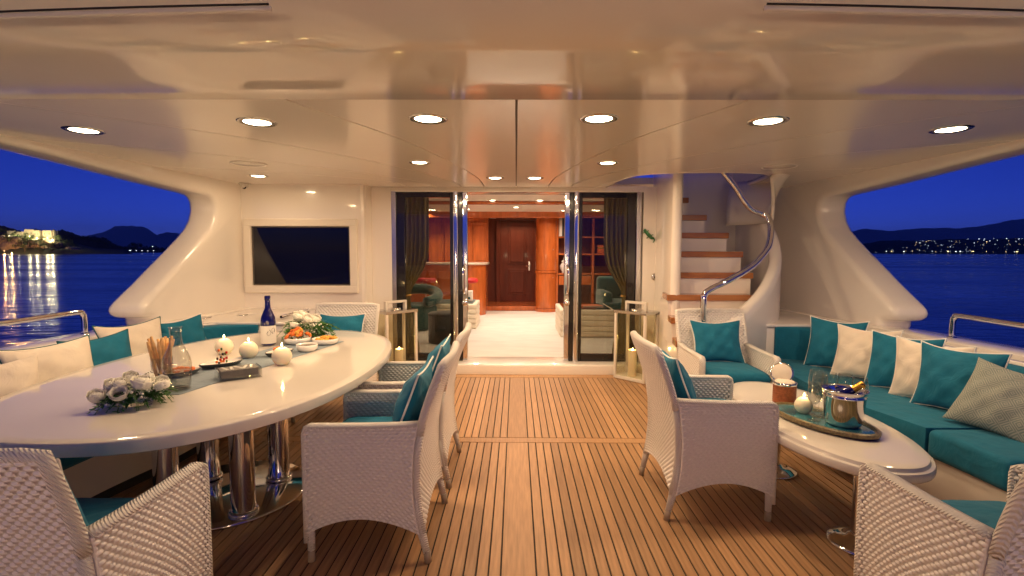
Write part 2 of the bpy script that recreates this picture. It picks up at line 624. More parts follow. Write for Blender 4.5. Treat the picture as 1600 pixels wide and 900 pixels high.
# ------------------------------------------------------------------ deckhead (ceiling)
L1 = [(1.16, 2.3), (1.108, 2.576), (0.77, 3.4), (0.52, 4.4), (0.39, 5.2), (0.36, 5.96)]
L2 = [(2.75, 2.45), (2.466, 2.70), (1.72, 3.45), (1.05, 4.5), (0.68, 5.44), (0.62, 5.96)]
L3 = [(3.6, 3.2), (3.19, 3.46), (2.35, 3.95), (1.5, 4.85), (1.0, 5.53), (0.92, 5.96)]
L4 = [(3.6, 4.36), (3.076, 4.55), (2.3, 4.85), (1.384, 5.43), (1.25, 5.96)]
def build_ceiling():
    lines = [[(0.0, 2.45), (0.0, 5.96)]] + [[tuple(p[:2]) for p in smooth_pts([(a, b, 0) for a, b in L], 5)] for L in (L1, L2, L3, L4)]
    hole = smooth_pts([(1.02, 6.3, 0), (1.05, 5.6, 0), (1.16, 5.05, 0), (1.5, 4.86, 0), (2.1, 4.84, 0), (2.42, 5.0, 0), (2.55, 5.5, 0), (2.6, 6.3, 0)], 6)
    hole2 = [(p.x, p.y) for p in hole]
    cut = prism('cut', hole2, 2.0, 2.5, None)
    ceil = struct(prism('ceiling', [(-3.75, 2.44), (3.75, 2.44), (3.75, 6.0), (-3.75, 6.0)], 2.176, 2.215, M['ceiling_void']))
    todo = [ceil]
    for s in (-1, 1):
        for i in range(5):
            A = lines[i]
            if i < 4:
                B = lines[i + 1]
                poly = [(x + 0.006, y) for x, y in A] + [(x - 0.006, y) for x, y in B[::-1]]
                if i == 0:
                    poly = [(max(x, 0.006), y) for x, y in poly]
                if i == 2:
                    poly = poly[:len(A)] + [(x - 0.0045, y - 0.002) for x, y in B[::-1]] + [(3.6, 2.45)]
                if i == 1:
                    pass
            else:
                poly = [(x + 0.0045, y + 0.003) for x, y in A] + [(3.6, 5.96)]
            poly = [(s * x, y) for x, y in poly]
            p = prism('ceiling_panel', poly, 2.160, 2.174, M['ceiling'], ceil)
            if s > 0 and i in (2, 3, 4):
                todo.append(p)
    dg = bpy.context.evaluated_depsgraph_get()
    for o in todo:
        md = o.modifiers.new('hole', 'BOOLEAN')
        md.operation = 'DIFFERENCE'
        md.solver = 'EXACT'
        md.object = cut
    bpy.context.view_layer.update()
    dg = bpy.context.evaluated_depsgraph_get()
    for o in todo:
        me = bpy.data.meshes.new_from_object(o.evaluated_get(dg))
        o.modifiers.clear()
        o.data = me
    bpy.data.objects.remove(cut)
    rim = [(p.x, p.y, 2.178) for p in hole if p.y < 6.05]
    tube('hatch_trim', rim, 0.024, M['gelcoat'], ceil, 10)
    # upper trunk of the stairwell, open to the sky
    bm = bmesh.new()
    for a, b in zip(hole2, hole2[1:]):
        if a[1] > 6.2 and b[1] > 6.2:
            continue
        n = Vector((b[1] - a[1], a[0] - b[0])).normalized() * -0.03
        q = [(a[0], a[1]), (b[0], b[1]), (b[0] - n.x, b[1] - n.y), (a[0] - n.x, a[1] - n.y)]
        add_prism(bm, q, 2.2, 2.42)
    struct(bm_obj('stairwell_coaming', bm, M['gelcoat']))
    # aft deckhead: flat soffit then a rounded turn upwards
    prof = [(2.505, 2.17), (2.505, 2.152), (2.49, 2.146), (2.2, 2.148), (1.92, 2.149)]
    for k in range(1, 9):
        d = k * 0.06
        prof.append((1.92 - d, 2.149 + 0.3 - math.sqrt(max(0.0, 0.3 ** 2 - (d * 0.6) ** 2)) + 0.12 * d * d * 4))
    prof += [(1.43, 2.5), (2.505, 2.5)]
    n = 48
    bm = bmesh.new()
    rings = []
    for i in range(n + 1):
        x = -4.2 + 8.4 * i / n
        sh = -0.018 * x * x        # the edge bows slightly aft at the centre line
        rings.append([bm.verts.new((x, y + (-sh if y < 2.3 else 0) * 0.6, z)) for y, z in prof])
    m = len(prof)
    for i in range(n):
        for j in range(m):
            bm.faces.new((rings[i][j], rings[i][(j + 1) % m], rings[i + 1][(j + 1) % m], rings[i + 1][j]))
    bm.faces.new(rings[0])
    bm.faces.new(rings[-1][::-1])
    o = struct(bm_obj('ceiling_beam', bm, M['soffit']))
    set_angle_smooth(o, 40)
build_ceiling()

def sp(s, base, y):
    return s * (base + 0.085 * (5.8 - y))

def build_sides():
    open_curve = [(-1.3, 2.15), (2.4, 2.148), (3.0, 2.125), (3.51, 2.098), (3.96, 2.066), (4.54, 2.02), (5.062, 1.988), (5.16, 1.978), (5.215, 1.955), (5.247, 1.915),
                  (5.254, 1.834), (5.22, 1.735), (5.151, 1.641), (5.034, 1.543), (4.863, 1.411), (4.666, 1.266), (4.482, 1.126),
                  (4.345, 1.03), (4.29, 0.99), (4.252, 0.955), (4.238, 0.918), (4.25, 0.88), (4.285, 0.855), (4.34, 0.842), (4.40, 0.838), (4.405, 0.745)]
    poly = open_curve + [(6.3, 0.745), (6.3, 2.4), (-1.3, 2.4)]
    for s, lab in ((-1, 'swept white wing pillar framing the sea view beside the television'), (1, 'swept white wing pillar framing the town lights beside the staircase')):
        bm = bmesh.new()
        add_prism(bm, poly, 0, 1, lambda y, z, t: (sp(s, 3.06 + 0.25 * t, y), y + 0.09 * (1 - t), z))
        bevel_sharp(bm, 0.05, 4, 42)
        o = bm_obj('wing_pillar', bm, M['gelcoat'])
        set_angle_smooth(o, 60)
        tag(o, lab, 'pillar')
        # bulwark with its broad capping
        bm = bmesh.new()
        sec = [(3.02, -0.05), (3.02, 0.74), (2.98, 0.745), (2.98, 0.775), (3.0, 0.785), (3.36, 0.765), (3.38, 0.755), (3.38, 0.70), (3.34, -2.9), (3.2, -2.9)]
        ys = [-3.2, -1.3, 1, 3, 5, 6.3]
        rings = [[bm.verts.new((sp(s, a, y), y, z)) for a, z in sec] for y in ys]
        for A, B in zip(rings, rings[1:]):
            for k in range(len(sec)):
                bm.faces.new((A[k], A[(k + 1) % len(sec)], B[(k + 1) % len(sec)], B[k]))
        bm.faces.new(rings[0]); bm.faces.new(rings[-1][::-1])
        o = struct(bm_obj('bulwark', bm, M['gelcoat']))
        set_angle_smooth(o, 50)
        # chrome rail
        t = thing('guard_rail', 'polished tube guard rail on the bulwark ' + ('left of the dining table' if s < 0 else 'behind the teal sofa'), 'rail', (sp(s, 3.2, 3.93), 3.93, 0.77), 0, 'guard rails on the bulwarks')
        x0 = sp(s, 3.2, 3.93)
        P = [(3.93, 0.0), (3.93, 0.13), (3.915, 0.165), (3.87, 0.18), (3.4, 0.172), (2.5, 0.165), (0.5, 0.15)]
        tube('top_tube', smooth_pts([(sp(s, 3.2, y) - x0, y - 3.93, z) for y, z in P], 5), 0.021, M['chrome'], t, 10)
        for y in (2.2,):
            tube('stanchion', [(sp(s, 3.2, y) - x0, y - 3.93, 0), (sp(s, 3.2, y) - x0, y - 3.93, 0.165)], 0.018, M['chrome'], t, 10)
        lathe('foot_flange', [(0, 0.012), (0.034, 0.012), (0.038, 0.0), (0, 0)], M['chrome'], t, 16)
build_sides()

def build_bulkheads():
    G = M['gelcoat']
    struct(prism('aft_bulwark', [(-4.0, -3.1), (4.0, -3.1), (4.0, -2.75), (2.2, -2.72), (0, -2.7), (-2.2, -2.72), (-4.0, -2.75)], -0.05, 1.0, G, bevel=0.05))  # unseen; added to bounce warm light forward and block low sky
    struct(prism('television_wall', [(-3.5, 5.75), (-1.735, 5.75), (-1.705, 5.765), (-1.69, 5.8), (-1.67, 6.3), (-3.5, 6.3)], 0, 2.172, G))
    struct(prism('wall', [(-1.68, 5.985), (-1.452, 5.985), (-1.452, 6.3), (-1.68, 6.3)], 0, 2.172, G))
    struct(prism('wall', [(1.475, 5.985), (1.72, 5.985), (1.72, 6.3), (1.475, 6.3)], 0, 2.172, G))
    struct(box('header', (0.0, 6.14, 2.145), (3.0, 0.30, 0.07), G, bevel=0.008))
    # stairwell divider wall with a rounded nose
    nose = [(1.505 + 0.05 * (1 - math.cos(a)) , 5.0 - 0.05 * math.sin(a) + 0.0) for a in [math.pi * k / 8 for k in range(9)]]
    poly = nose + [(1.605, 5.0), (1.77, 6.3), (1.66, 6.3)]
    o = struct(prism('stair_divider_wall', poly, 0, 3.2, G, bevel=0))
    set_angle_smooth(o, 40)
    struct(box('stairwell_back_wall', (2.75, 6.28, 1.55), (2.14, 0.1, 3.3), G))
    # counters in both corners
    for s in (-1, 1):
        xin = 2.12 if s < 0 else 1.98
        p = prism('corner_counter', [(s * xin, 4.62), (s * 3.3, 4.62), (s * 3.3, 5.9), (s * xin, 5.9)][::s], 0, 0.745, G, bevel=0.02)
        tag(p, 'white moulded corner counter below the ' + ('television' if s < 0 else 'right pillar beside the stairs'), 'counter')
        prism('counter_lid', [(s * (xin - 0.015), 4.6), (s * 3.2, 4.6), (s * 3.2, 5.74), (s * (xin - 0.015), 5.74)][::s], 0.749, 0.775, G, p, bevel=0.01)
        for (a, b) in (((2.95, 4.95), (2.55, 5.35)) if s > 0 else ((2.75, 5.1), (3.0, 4.9))):
            lathe('hinge', [(0, 0.006), (0.05, 0.006), (0.055, 0), (0, 0)], M['chrome'], p, 16, (s * a, b, 0.776))
        if s < 0:
            box('recess', (-2.6, 4.612, 0.6), (0.9, 0.02, 0.2), M['lacquer_matt'], p)
            tube('lid_handle', [(-2.2, 4.85, 0.80), (-2.2, 4.75, 0.805), (-2.2, 5.35, 0.805), (-2.2, 5.4, 0.78)], 0.013, M['chrome'], p)
    # door sill
    sill = struct(prism('door_sill', [(-1.452, 6.3), (-1.452, 5.86), (-1.0, 5.845), (0, 5.835), (1.0, 5.845), (1.475, 5.86), (1.475, 6.3)], -0.01, 0.118, G, bevel=0.018))
build_bulkheads()

def build_aft_fill_lamps():
    # unseen lamps added for warm fill on near chairs; inferred from paired deckhead glints
    for x, lab in ((-1.2, 'leftmost lit round fill lamp added on the aft bulwark'), (-0.55, 'left inner lit round fill lamp added on the aft bulwark'), (0.55, 'right inner lit round fill lamp added on the aft bulwark'), (1.2, 'rightmost lit round fill lamp added on the aft bulwark')):
        t = thing('bulwark_fill_lamp', lab, 'lamp', (x, -2.62, 0.99), 0, 'added fill lamps on the aft bulwark')
        lathe('post', [(0.03, 0), (0.03, 0.10), (0.05, 0.11)], M['chrome'], t, 16)
        lathe('globe', [(0.05, 0.11), (0.085, 0.15), (0.095, 0.20), (0.075, 0.26), (0.03, 0.29), (0, 0.295)], M['globe'], t, 20)
        lamp = point_light('lamp_light', (0, 0.14, 0.2), AFT_FILL_W, WARM, 0.12, t)
build_aft_fill_lamps()

# strips at the aft edge of the deckhead, top of the picture
def build_awning_tracks():
    """pale bars under the aft edge of the deckhead, each with a dark slot above it"""
    for sg, lab in ((-1, 'left long pale awning track at the ceiling edge'), (1, 'right long pale awning track at the ceiling edge')):
        t = thing('awning_track', lab, 'trim', (sg * 1.4, 1.62, 2.15), 0, 'awning tracks under the aft edge')
        for nm, dy, dz, r, mm in (('track_bar', 0.0, 0.0, 0.008, M['gelcoat']), ('track_slot', -0.016, 0.006, 0.0035, M['rubber'])):
            pts = []
            for k in range(13):
                X = sg * (0.74 + 1.6 * k / 12)
                y = AFT(X)
                pts.append((X - sg * 1.4, y - 1.62 + dy, AFTZ + dz - 2.15))
            tube(nm, pts, r, mm, t, 8)
def AFT(x):
    return 1.58 + 0.0108 * x * x * 2.2
AFTZ = 2.155
build_awning_tracks()

# ------------------------------------------------------------------ ceiling fittings
def build_downlights():
    spots = [(-2.654, 3.182), (-1.483, 2.978), (-0.491, 2.90), (0.456, 2.893), (1.41, 2.942), (2.588, 3.131),
             (-2.544, 5.097), (-0.802, 4.303), (0.758, 4.314), (-0.212, 5.203), (0.186, 5.206)]
    words = ['in the front row, nearest the left opening', 'in the front row above the dining table', 'in the front row, just left of the centre seam',
             'in the front row, just right of the centre seam', 'in the front row before the staircase hatch', 'in the front row, nearest the right opening',
             'above the left side of the television', 'in the middle pair, left of the centre seam', 'in the middle pair, near the staircase hatch',
             'small, close to the doors, left of the seam', 'small, close to the doors, right of the seam']
    for i, ((x, y), w) in enumerate(zip(spots, words)):
        k = 1.0 if i < 6 else 0.82
        t = thing('ceiling_light', 'lit round recessed downlight ' + w, 'ceiling light', (x, y, 2.160), 0, 'recessed downlights in the white ceiling')
        lathe('rim', [(0.078 * k, -0.001), (0.098 * k, -0.006), (0.107 * k, -0.003), (0.109 * k, 0.0005)], M['steel'], t, 32)
        lathe('reflector', [(0.108 * k, -0.0008), (0.080 * k, -0.0045), (0.078 * k, -0.0022), (0.07 * k, -0.002)], M['bezel'], t, 32)
        lathe('diffuser', [(0, -0.0045), (0.066 * k, -0.0045), (0.074 * k, -0.002)], M['lamp'], t, 32)
        lamp_light('lamp_light', (0, 0, -0.012), DOWNLIGHT_W * (1.0 if i < 6 else 0.42 if i == 6 else 1.1), WARM, 0.13 * k, t, 178)
    for (x, y, w) in ((-2.267, 4.386, 'left, over the dining side'), (2.262, 4.486, 'right, beside the staircase hatch')):
        t = thing('ceiling_speaker', 'round flush white ceiling speaker ' + w, 'speaker', (x, y, 2.16), 0, 'flush ceiling speakers')
        lathe('grille', [(0, -0.004), (0.125, -0.004), (0.128, -0.003)], M['gelcoat'], t, 40)
        lathe('rim', [(0.129, -0.002), (0.133, -0.006), (0.14, -0.006), (0.143, 0.0)], M['white_plastic'], t, 40)
    t = thing('security_camera', 'small white dome camera under the ceiling above the television', 'camera', (-2.98, 5.66, 2.16))
    lathe('housing', [(0, -0.005), (0.05, -0.005), (0.055, 0.0), (0.04, -0.02), (0.042, -0.03), (0.035, -0.055), (0, -0.065)], M['white_plastic'], t, 20)
    lathe('lens', [(0, -0.02), (0.018, -0.012), (0.022, 0.0), (0, 0)], M['screen'], t, 14, (0.012, -0.03, -0.045), Matrix.Rotation(R(60), 3, 'X'))
build_downlights()

# ------------------------------------------------------------------ television
def build_tv():
    t = thing('television', 'large dark flat television in a thick cream frame on the wall', 'television', (-2.40, 5.75, 0.95))
    bm = bmesh.new()
    x0, x1, z0, z1 = -0.64, 0.63, 0.0, 0.83
    w = 0.085
    add_box(bm, ((x0 + x1) / 2, -0.02, z1 - w / 2), (x1 - x0, 0.06, w), 0.012, 3)
    add_box(bm, ((x0 + x1) / 2, -0.02, z0 + w / 2), (x1 - x0, 0.06, w), 0.012, 3)
    add_box(bm, (x0 + w / 2, -0.0195, (z0 + z1) / 2), (w, 0.058, z1 - z0 - 2 * w + 0.02), 0.012, 3)
    add_box(bm, (x1 - w / 2, -0.0195, (z0 + z1) / 2), (w, 0.058, z1 - z0 - 2 * w + 0.02), 0.012, 3)
    bm_obj('frame', bm, M['lacquer_matt'], t)
    bm = bmesh.new()
    b = 0.014
    X0, X1, Z0, Z1 = x0 + w, x1 - w, z0 + w, z1 - w
    for c, s in ((((X0 + X1) / 2, -0.012, Z1 - b / 2), (X1 - X0, 0.02, b)), (((X0 + X1) / 2, -0.012, Z0 + b / 2), (X1 - X0, 0.02, b)),
                 ((X0 + b / 2, -0.012, (Z0 + Z1) / 2), (b, 0.02, Z1 - Z0 - 2 * b)), ((X1 - b / 2, -0.012, (Z0 + Z1) / 2), (b, 0.02, Z1 - Z0 - 2 * b))):
        add_box(bm, c, s, 0.002, 1)
    bm_obj('bezel', bm, M['bezel'], t)
    box('screen', ((X0 + X1) / 2, -0.006, (Z0 + Z1) / 2), (X1 - X0 - 2 * b, 0.012, Z1 - Z0 - 2 * b), M['screen'], t)
build_tv()

# ------------------------------------------------------------------ sliding glass doors
def build_doors():
    for s in (-1, 1):
        side = 'left' if s < 0 else 'right'
        t = thing('sliding_door', 'dark tinted sliding glass door on the %s with chrome edge and handle' % side, 'door', (s * 1.05, 6.05, 0.118), 0, 'tinted sliding doors to the saloon')
        zt = 2.0
        q = lambda x: s * (abs(x) - 1.05)
        bm = bmesh.new()
        add_box(bm, (q(1.352), 0.0, zt / 2), (0.094, 0.05, zt), 0.004, 1)
        add_box(bm, (q(0.755), 0.0, zt / 2), (0.04, 0.05, zt), 0.004, 1)
        add_box(bm, (q(1.04), 0.0005, zt - 0.035), (0.53, 0.046, 0.07), 0.003, 1)
        add_box(bm, (q(1.04), 0.0005, 0.045), (0.53, 0.046, 0.09), 0.003, 1)
        bm_obj('frame', bm, M['black_frame'], t)
        box('pane', (q(1.04), 0.004, zt / 2 + 0.01), (0.53, 0.008, zt - 0.165), M['tint_glass'], t)
        box('outer_jamb', (q(1.428), -0.03, zt / 2), (0.055, 0.06, zt), M['steel'], t, 0.006)
        bm = bmesh.new()
        add_lathe(bm, [(0.034, 0), (0.034, zt)], 20, (q(0.708), -0.028, 0))
        bm_obj('chrome_post', bm, M['chrome'], t, True)
        box('inner_frame', (q(0.655), 0.01, zt / 2), (0.05, 0.06, zt), M['black_frame'], t, 0.004)
        bm = bmesh.new()
        add_box(bm, (q(0.598), 0.0, zt / 2), (0.062, 0.07, zt), 0.012, 3)
        bm_obj('chrome_edge', bm, M['chrome'], t, False)
        hd = smooth_pts([(q(0.60), -0.03, 0.80), (q(0.61), -0.075, 0.84), (q(0.615), -0.085, 0.96), (q(0.612), -0.08, 1.1), (q(0.60), -0.03, 1.15)], 5)
        tube('handle', hd, 0.013, M['chrome'], t, 8)
        lathe('lock_plate', [(0, 0.01), (0.035, 0.008), (0.04, 0), (0, 0)], M['chrome'], t, 16, (q(0.60), -0.036, 0.70), Matrix.Rotation(R(90), 3, 'X'))
    rail = tag(box('door_track', (0.01, 6.03, 2.114), (2.9, 0.07, 0.012), M['steel'], bevel=0.003), 'thin steel sliding track above the glass doors', 'track')
build_doors()

# ------------------------------------------------------------------ saloon behind the doors
def build_salon():
    FZ = 0.11
    struct(box('salon_floor', (0, 9.5, FZ - 0.06), (6.4, 6.4, 0.1), M['dark_cherry']))
    struct(box('salon_carpet', (0, 8.75, FZ - 0.004), (6.0, 4.9, 0.016), M['carpet']))
    for s in (-1, 1):
        struct(box('salon_side_wall', (s * 3.05, 9.2, 1.25), (0.1, 6.0, 2.4), M['cherry']))
    struct(box('salon_ceiling', (0, 9.4, 2.28), (6.2, 6.2, 0.08), M['salon_white']))
    for y, z, d, h, lab in ((8.5, 2.215, 0.14, 0.045, 'thin reddish wooden beam across the saloon ceiling'), (10.8, 2.18, 0.2, 0.13, 'deeper reddish wooden cornice beam at the far end of the saloon ceiling')):
        tag(box('ceiling_beam', (0, y, z), (6.0, d, h), M['cherry'], bevel=0.01), lab, 'beam')
    struct(box('salon_back_wall', (-1.95, 11.6, 1.25), (2.2, 0.1, 2.4), M['dark_cherry']))
    struct(box('salon_back_wall', (2.0, 11.6, 1.25), (2.3, 0.1, 2.4), M['dark_cherry']))
    struct(box('vestibule_back_wall', (0, 12.45, 1.2), (2.2, 0.1, 2.5), M['dark_cherry']))
    for s in (-1, 1):
        struct(box('vestibule_side_wall', (s * 0.82 + 0.05, 12.0, 1.2), (0.1, 0.8, 2.5), M['dark_cherry']))
    struct(box('vestibule_ceiling', (0, 11.8, 2.23), (2.2, 1.3, 0.05), M['salon_white']))
    tag(box('vestibule_step', (0.02, 11.85, 0.155), (1.55, 1.2, 0.1), M['cherry'], bevel=0.01), 'varnished red wood step before the dark saloon door', 'step')
    # panelled door
    t = thing('panelled_door', 'dark red panelled wooden door at the far end of the saloon', 'door', (0.03, 12.36, 0.206))
    box('leaf', (0, 0, 0.95), (0.82, 0.05, 1.9), M['dark_cherry'], t, 0.006)
    for nm, z, h in (('upper_panel', 1.35, 0.9), ('lower_panel', 0.48, 0.62)):
        bm = bmesh.new()
        add_box(bm, (0, -0.03, z), (0.44, 0.03, h), 0.012, 2)
        add_box(bm, (0, -0.045, z), (0.34, 0.03, h - 0.1), 0.012, 2)
        bm_obj(nm, bm, M['dark_cherry'], t)
    tube('handle', [(0.29, -0.03, 0.86), (0.29, -0.08, 0.86), (0.2, -0.085, 0.86)], 0.012, M['chrome'], t)
    box('lock_plate', (0.29, -0.028, 0.86), (0.04, 0.012, 0.22), M['chrome'], t, 0.004)
    bm = bmesh.new()
    add_box(bm, (-0.46, 0, 0.97), (0.1, 0.09, 1.96), 0.01, 2)
    add_box(bm, (0.46, 0, 0.97), (0.1, 0.09, 1.96), 0.01, 2)
    add_box(bm, (0, 0, 2.0), (1.02, 0.088, 0.1), 0.01, 2)
    bm_obj('frame', bm, M['dark_cherry'], t)
    # bar with a rounded end
    t = thing('bar_counter', 'curved cherry wood bar with a pale stone top, left in saloon', 'bar', (-1.3, 10.3, FZ))
    arc = [(0.35 + 0.33 * math.sin(a), 0.33 - 0.33 * math.cos(a)) for a in [R(90) * k / 8 for k in range(9)]]
    body = [(-1.2, 0.0)] + arc + [(0.68, 0.95), (-1.2, 0.95)]
    o = prism('bar_front', body, 0, 1.03, M['cherry'], t)
    set_angle_smooth(o, 30)
    o = prism('stone_top', [(x * 1.02 + (0.03 if x > 0 else 0), y - 0.04) for x, y in body], 1.031, 1.075, M['stone'], t, bevel=0.01)
    for x in (-0.9, -0.5, -0.1):
        box('front_panel', (x, -0.008, 0.5), (0.32, 0.02, 0.8), M['cherry'], t, 0.008)
    # cabinets above the bar
    t = thing('wall_cabinet', 'tall cherry wood cabinet with fluted doors behind the saloon bar', 'cabinet', (-1.25, 11.3, 1.13))
    box('carcass', (0, 0.05, 0.5), (1.3, 0.35, 1.0), M['cherry'], t, 0.01)
    for x in (-0.46, -0.15, 0.16, 0.47):
        d = box('cabinet_door', (x, -0.14, 0.47), (0.29, 0.03, 0.88), M['cherry'], t, 0.008)
        box('door_panel', (x, -0.158, 0.47), (0.19, 0.014, 0.76), M['cherry'], d, 0.006)
    box('cornice', (0, -0.02, 1.02), (1.36, 0.42, 0.05), M['cherry'], t, 0.012)
    # dark galley recess seen through left pane
    t = thing('galley_cabinet', 'hanging red wood cabinet seen through the left tinted door', 'cabinet', (-2.25, 11.35, 1.45))
    box('carcass', (0, 0, 0.3), (0.6, 0.35, 0.6), M['cherry'], t, 0.01)
    for x in (-0.15, 0.15):
        box('cabinet_door', (x, -0.185, 0.3), (0.28, 0.025, 0.56), M['cherry'], t, 0.01)
    t = thing('bar_tap', 'slim chrome swan-neck tap on the saloon bar', 'tap', (-2.2, 10.6, FZ + 1.075))
    tube('spout', smooth_pts([(0, 0, 0), (0, 0, 0.25), (0.03, 0, 0.32), (0.1, 0, 0.32), (0.12, 0, 0.26)], 5), 0.012, M['chrome'], t)
    lathe('tap_base', [(0, 0.02), (0.03, 0.018), (0.03, 0), (0, 0)], M['chrome'], t, 14)
    # stools
    st = None
    for i, (x, lab) in enumerate(((-0.92, 'red round bar stool in the open doorway'), (-1.72, 'red round bar stool seen through the left tinted door'))):
        if st is None:
            st = t = thing('bar_stool', lab, 'stool', (x, 9.75, FZ), 0, 'red stools along the bar')
            lathe('seat', [(0, 0.80), (0.17, 0.795), (0.2, 0.77), (0.2, 0.73), (0.17, 0.71), (0, 0.71)], M['red'], t, 24)
            lathe('pedestal', [(0.025, 0.71), (0.025, 0.05), (0.17, 0.03), (0.18, 0.0), (0, 0)], M['chrome'], t, 20)
        else:
            t = copy_tree(st)
            t.location.x = x
            t['label'] = lab
    # rounded column cabinet
    t = thing('column_cabinet', 'rounded cherry wood column cabinet right of the far door', 'cabinet', (0.655, 11.15, FZ))
    prof = lambda r: [(r * math.sin(a) * 1.0, -r * math.cos(a) * 0.8) for a in [R(-90) + R(180) * k / 14 for k in range(15)]] + [(r, 0.5), (-r, 0.5)]
    for nm, z0, z1, r in (('lower_door', 0.08, 0.84, 0.265), ('upper_door', 0.90, 2.10, 0.265), ('plinth', 0, 0.075, 0.285), ('waist_moulding', 0.845, 0.895, 0.285)):
        o = prism(nm, prof(r * 0.83), z0, z1, M['cherry'], t)
        set_angle_smooth(o, 30)
    for z in (0.75, 1.35):
        lathe('knob', [(0, 0.02), (0.012, 0.015), (0.012, 0), (0, 0)], M['chrome'], t, 10, (0.14, -0.17, z), Matrix.Rotation(R(90), 3, 'X'))
    # bookcase with desk
    t = thing('bookcase', 'open dark wood bookcase right of the rounded column cabinet', 'bookcase', (1.68, 11.35, FZ))
    for x in (-0.78, 0.0, 0.78):
        box('upright', (x, 0, 1.05), (0.05, 0.34, 2.1), M['cherry'], t, 0.004)
    for z in (1.62, 1.25, 0.82, 2.06):
        box('shelf', (-0.39, 0.001, z), (0.73, 0.33, 0.035), M['cherry'], t, 0.004)
        box('shelf', (0.39, 0.001, z), (0.73, 0.33, 0.035), M['cherry'], t, 0.004)
    box('drawer', (-0.39, -0.02, 0.68), (0.70, 0.30, 0.2), M['cherry'], t, 0.008)
    bx = -0.745
    for k, (w, h, mm, nm) in enumerate(((0.06, 0.36, 'paper', 'white'), (0.045, 0.37, 'dark_velvet', 'black'), (0.05, 0.34, 'paper', 'cream'), (0.055, 0.33, 'orange_cover', 'orange'))):
        b = thing('book', 'tall %s book standing on the top bookcase shelf%s' % (nm, ', leaning' if k == 3 else ''), 'book', (1.68 + bx + w / 2, 11.24, FZ + 1.64))
        c = box('cover', (0, 0, h / 2), (w, 0.2, h), M[mm], b, 0.004, rot=Matrix.Rotation(R(-8 if k == 3 else 0), 3, 'Y'))
        box('pages', (0, 0.004, h / 2), (w - 0.014, 0.194, h + 0.002), M['paper'], b)
        bx += w + (0.02 if k == 2 else 0.004)
    t = thing('ornament_vase', 'white lidded porcelain vase on the bookcase counter', 'vase', (1.06, 11.22, FZ + 0.839))
    lathe('body', [(0, 0), (0.06, 0.0), (0.05, 0.03), (0.09, 0.09), (0.1, 0.16), (0.06, 0.22), (0.04, 0.23)], M['porcelain'], t, 20)
    lathe('lid', [(0.05, 0.231), (0.07, 0.25), (0.04, 0.28), (0.015, 0.3), (0.025, 0.33), (0, 0.35)], M['porcelain'], t, 16)
    t = thing('ornament_bust', 'small glass bust on the upper shelf behind the right pane', 'ornament', (2.05, 11.28, FZ + 1.64))
    lathe('base', [(0, 0), (0.06, 0), (0.06, 0.03), (0, 0.03)], M['dark_velvet'], t, 16)
    lathe('head', [(0.03, 0.03), (0.05, 0.1), (0.09, 0.2), (0.085, 0.28), (0.04, 0.33), (0, 0.335)], M['steel'], t, 16)
    t = thing('orange_box', 'orange patterned box on the shelf behind the right pane', 'box', (1.93, 11.28, FZ + 1.27))
    box('body', (0, 0, 0.09), (0.3, 0.15, 0.18), M['orange_cover'], t, 0.006)
    box('band', (0, -0.001, 0.12), (0.302, 0.154, 0.03), M['gold'], t, 0.002)
    t = thing('picture_frame', 'small framed picture on the counter behind the right pane', 'picture frame', (2.2, 11.24, FZ + 0.84))
    box('frame', (0, 0, 0.13), (0.2, 0.025, 0.26), M['paper'], t, 0.004)
    box('print', (0, -0.013, 0.13), (0.14, 0.004, 0.2), M['orange_cover'], t)
    # low cream benches
    def bench(name, lab, x0, x1, y0, y1, h, rows):
        t = thing(name, lab, 'bench', ((x0 + x1) / 2, (y0 + y1) / 2, FZ + 0.006))
        w, d = x1 - x0, y1 - y0
        hh = h / rows
        for k in range(rows):
            box('padded_band', (0, 0, hh * (k + 0.5)), (w, d, hh - 0.003), M['leather'], t, 0.018, 3)
        return t
    t = bench('upholstered_bench', 'cream channel-stitched low bench left inside the doorway', -1.45, -0.66, 8.55, 9.35, 0.42, 5)
    box('tray_inset', (0, 0, 0.425), (0.66, 0.66, 0.012), M['deep_teal'], t, 0.004)
    c = thing('ornament_box', 'cream box with green leaf print on the left bench', 'box', (-0.86, 8.95, FZ + 0.44))
    box('body', (0, 0, 0.09), (0.2, 0.2, 0.18), M['paper'], c, 0.008)
    for a, b in ((-0.05, 0.05), (0.0, 0.11), (0.05, 0.06)):
        lathe('leaf_print', [(0, 0.002), (0.022, 0.002), (0.022, 0), (0, 0)], M['deep_teal'], c, 10, (a, -0.1005, b), Matrix.Rotation(R(90), 3, 'X'))
    t = bench('upholstered_table', 'cream channel-stitched low table right inside the doorway', 0.68, 1.52, 7.75, 8.75, 0.42, 5)
    box('glass_top', (0, 0, 0.425), (0.72, 0.86, 0.012), M['screen'], t, 0.004)
    b = thing('magazine', 'red covered magazine lying on the low saloon table', 'magazine', (1.2, 8.2, FZ + 0.438), R(12))
    box('cover', (0, 0, 0.008), (0.34, 0.26, 0.014), M['orange_cover'], b, 0.002)
    box('pages', (0.002, 0, 0.008), (0.336, 0.262, 0.009), M['paper'], b)
    # saloon sofa behind the right pane
    t = thing('salon_sofa', 'deep teal sofa behind the low table, through the right pane', 'sofa', (2.35, 9.7, FZ))
    box('base', (0, 0, 0.2), (1.5, 1.0, 0.4), M['deep_teal'], t, 0.06, 4)
    box('backrest', (0, 0.42, 0.55), (1.5, 0.22, 0.55), M['deep_teal'], t, 0.07, 4)
    box('armrest', (-0.68, 0.0, 0.42), (0.18, 0.9, 0.32), M['deep_teal'], t, 0.06, 4)
    # tub armchair and pouffe behind the left pane
    t = thing('tub_armchair', 'dark teal rounded armchair behind the left tinted pane', 'armchair', (-1.72, 8.6, FZ))
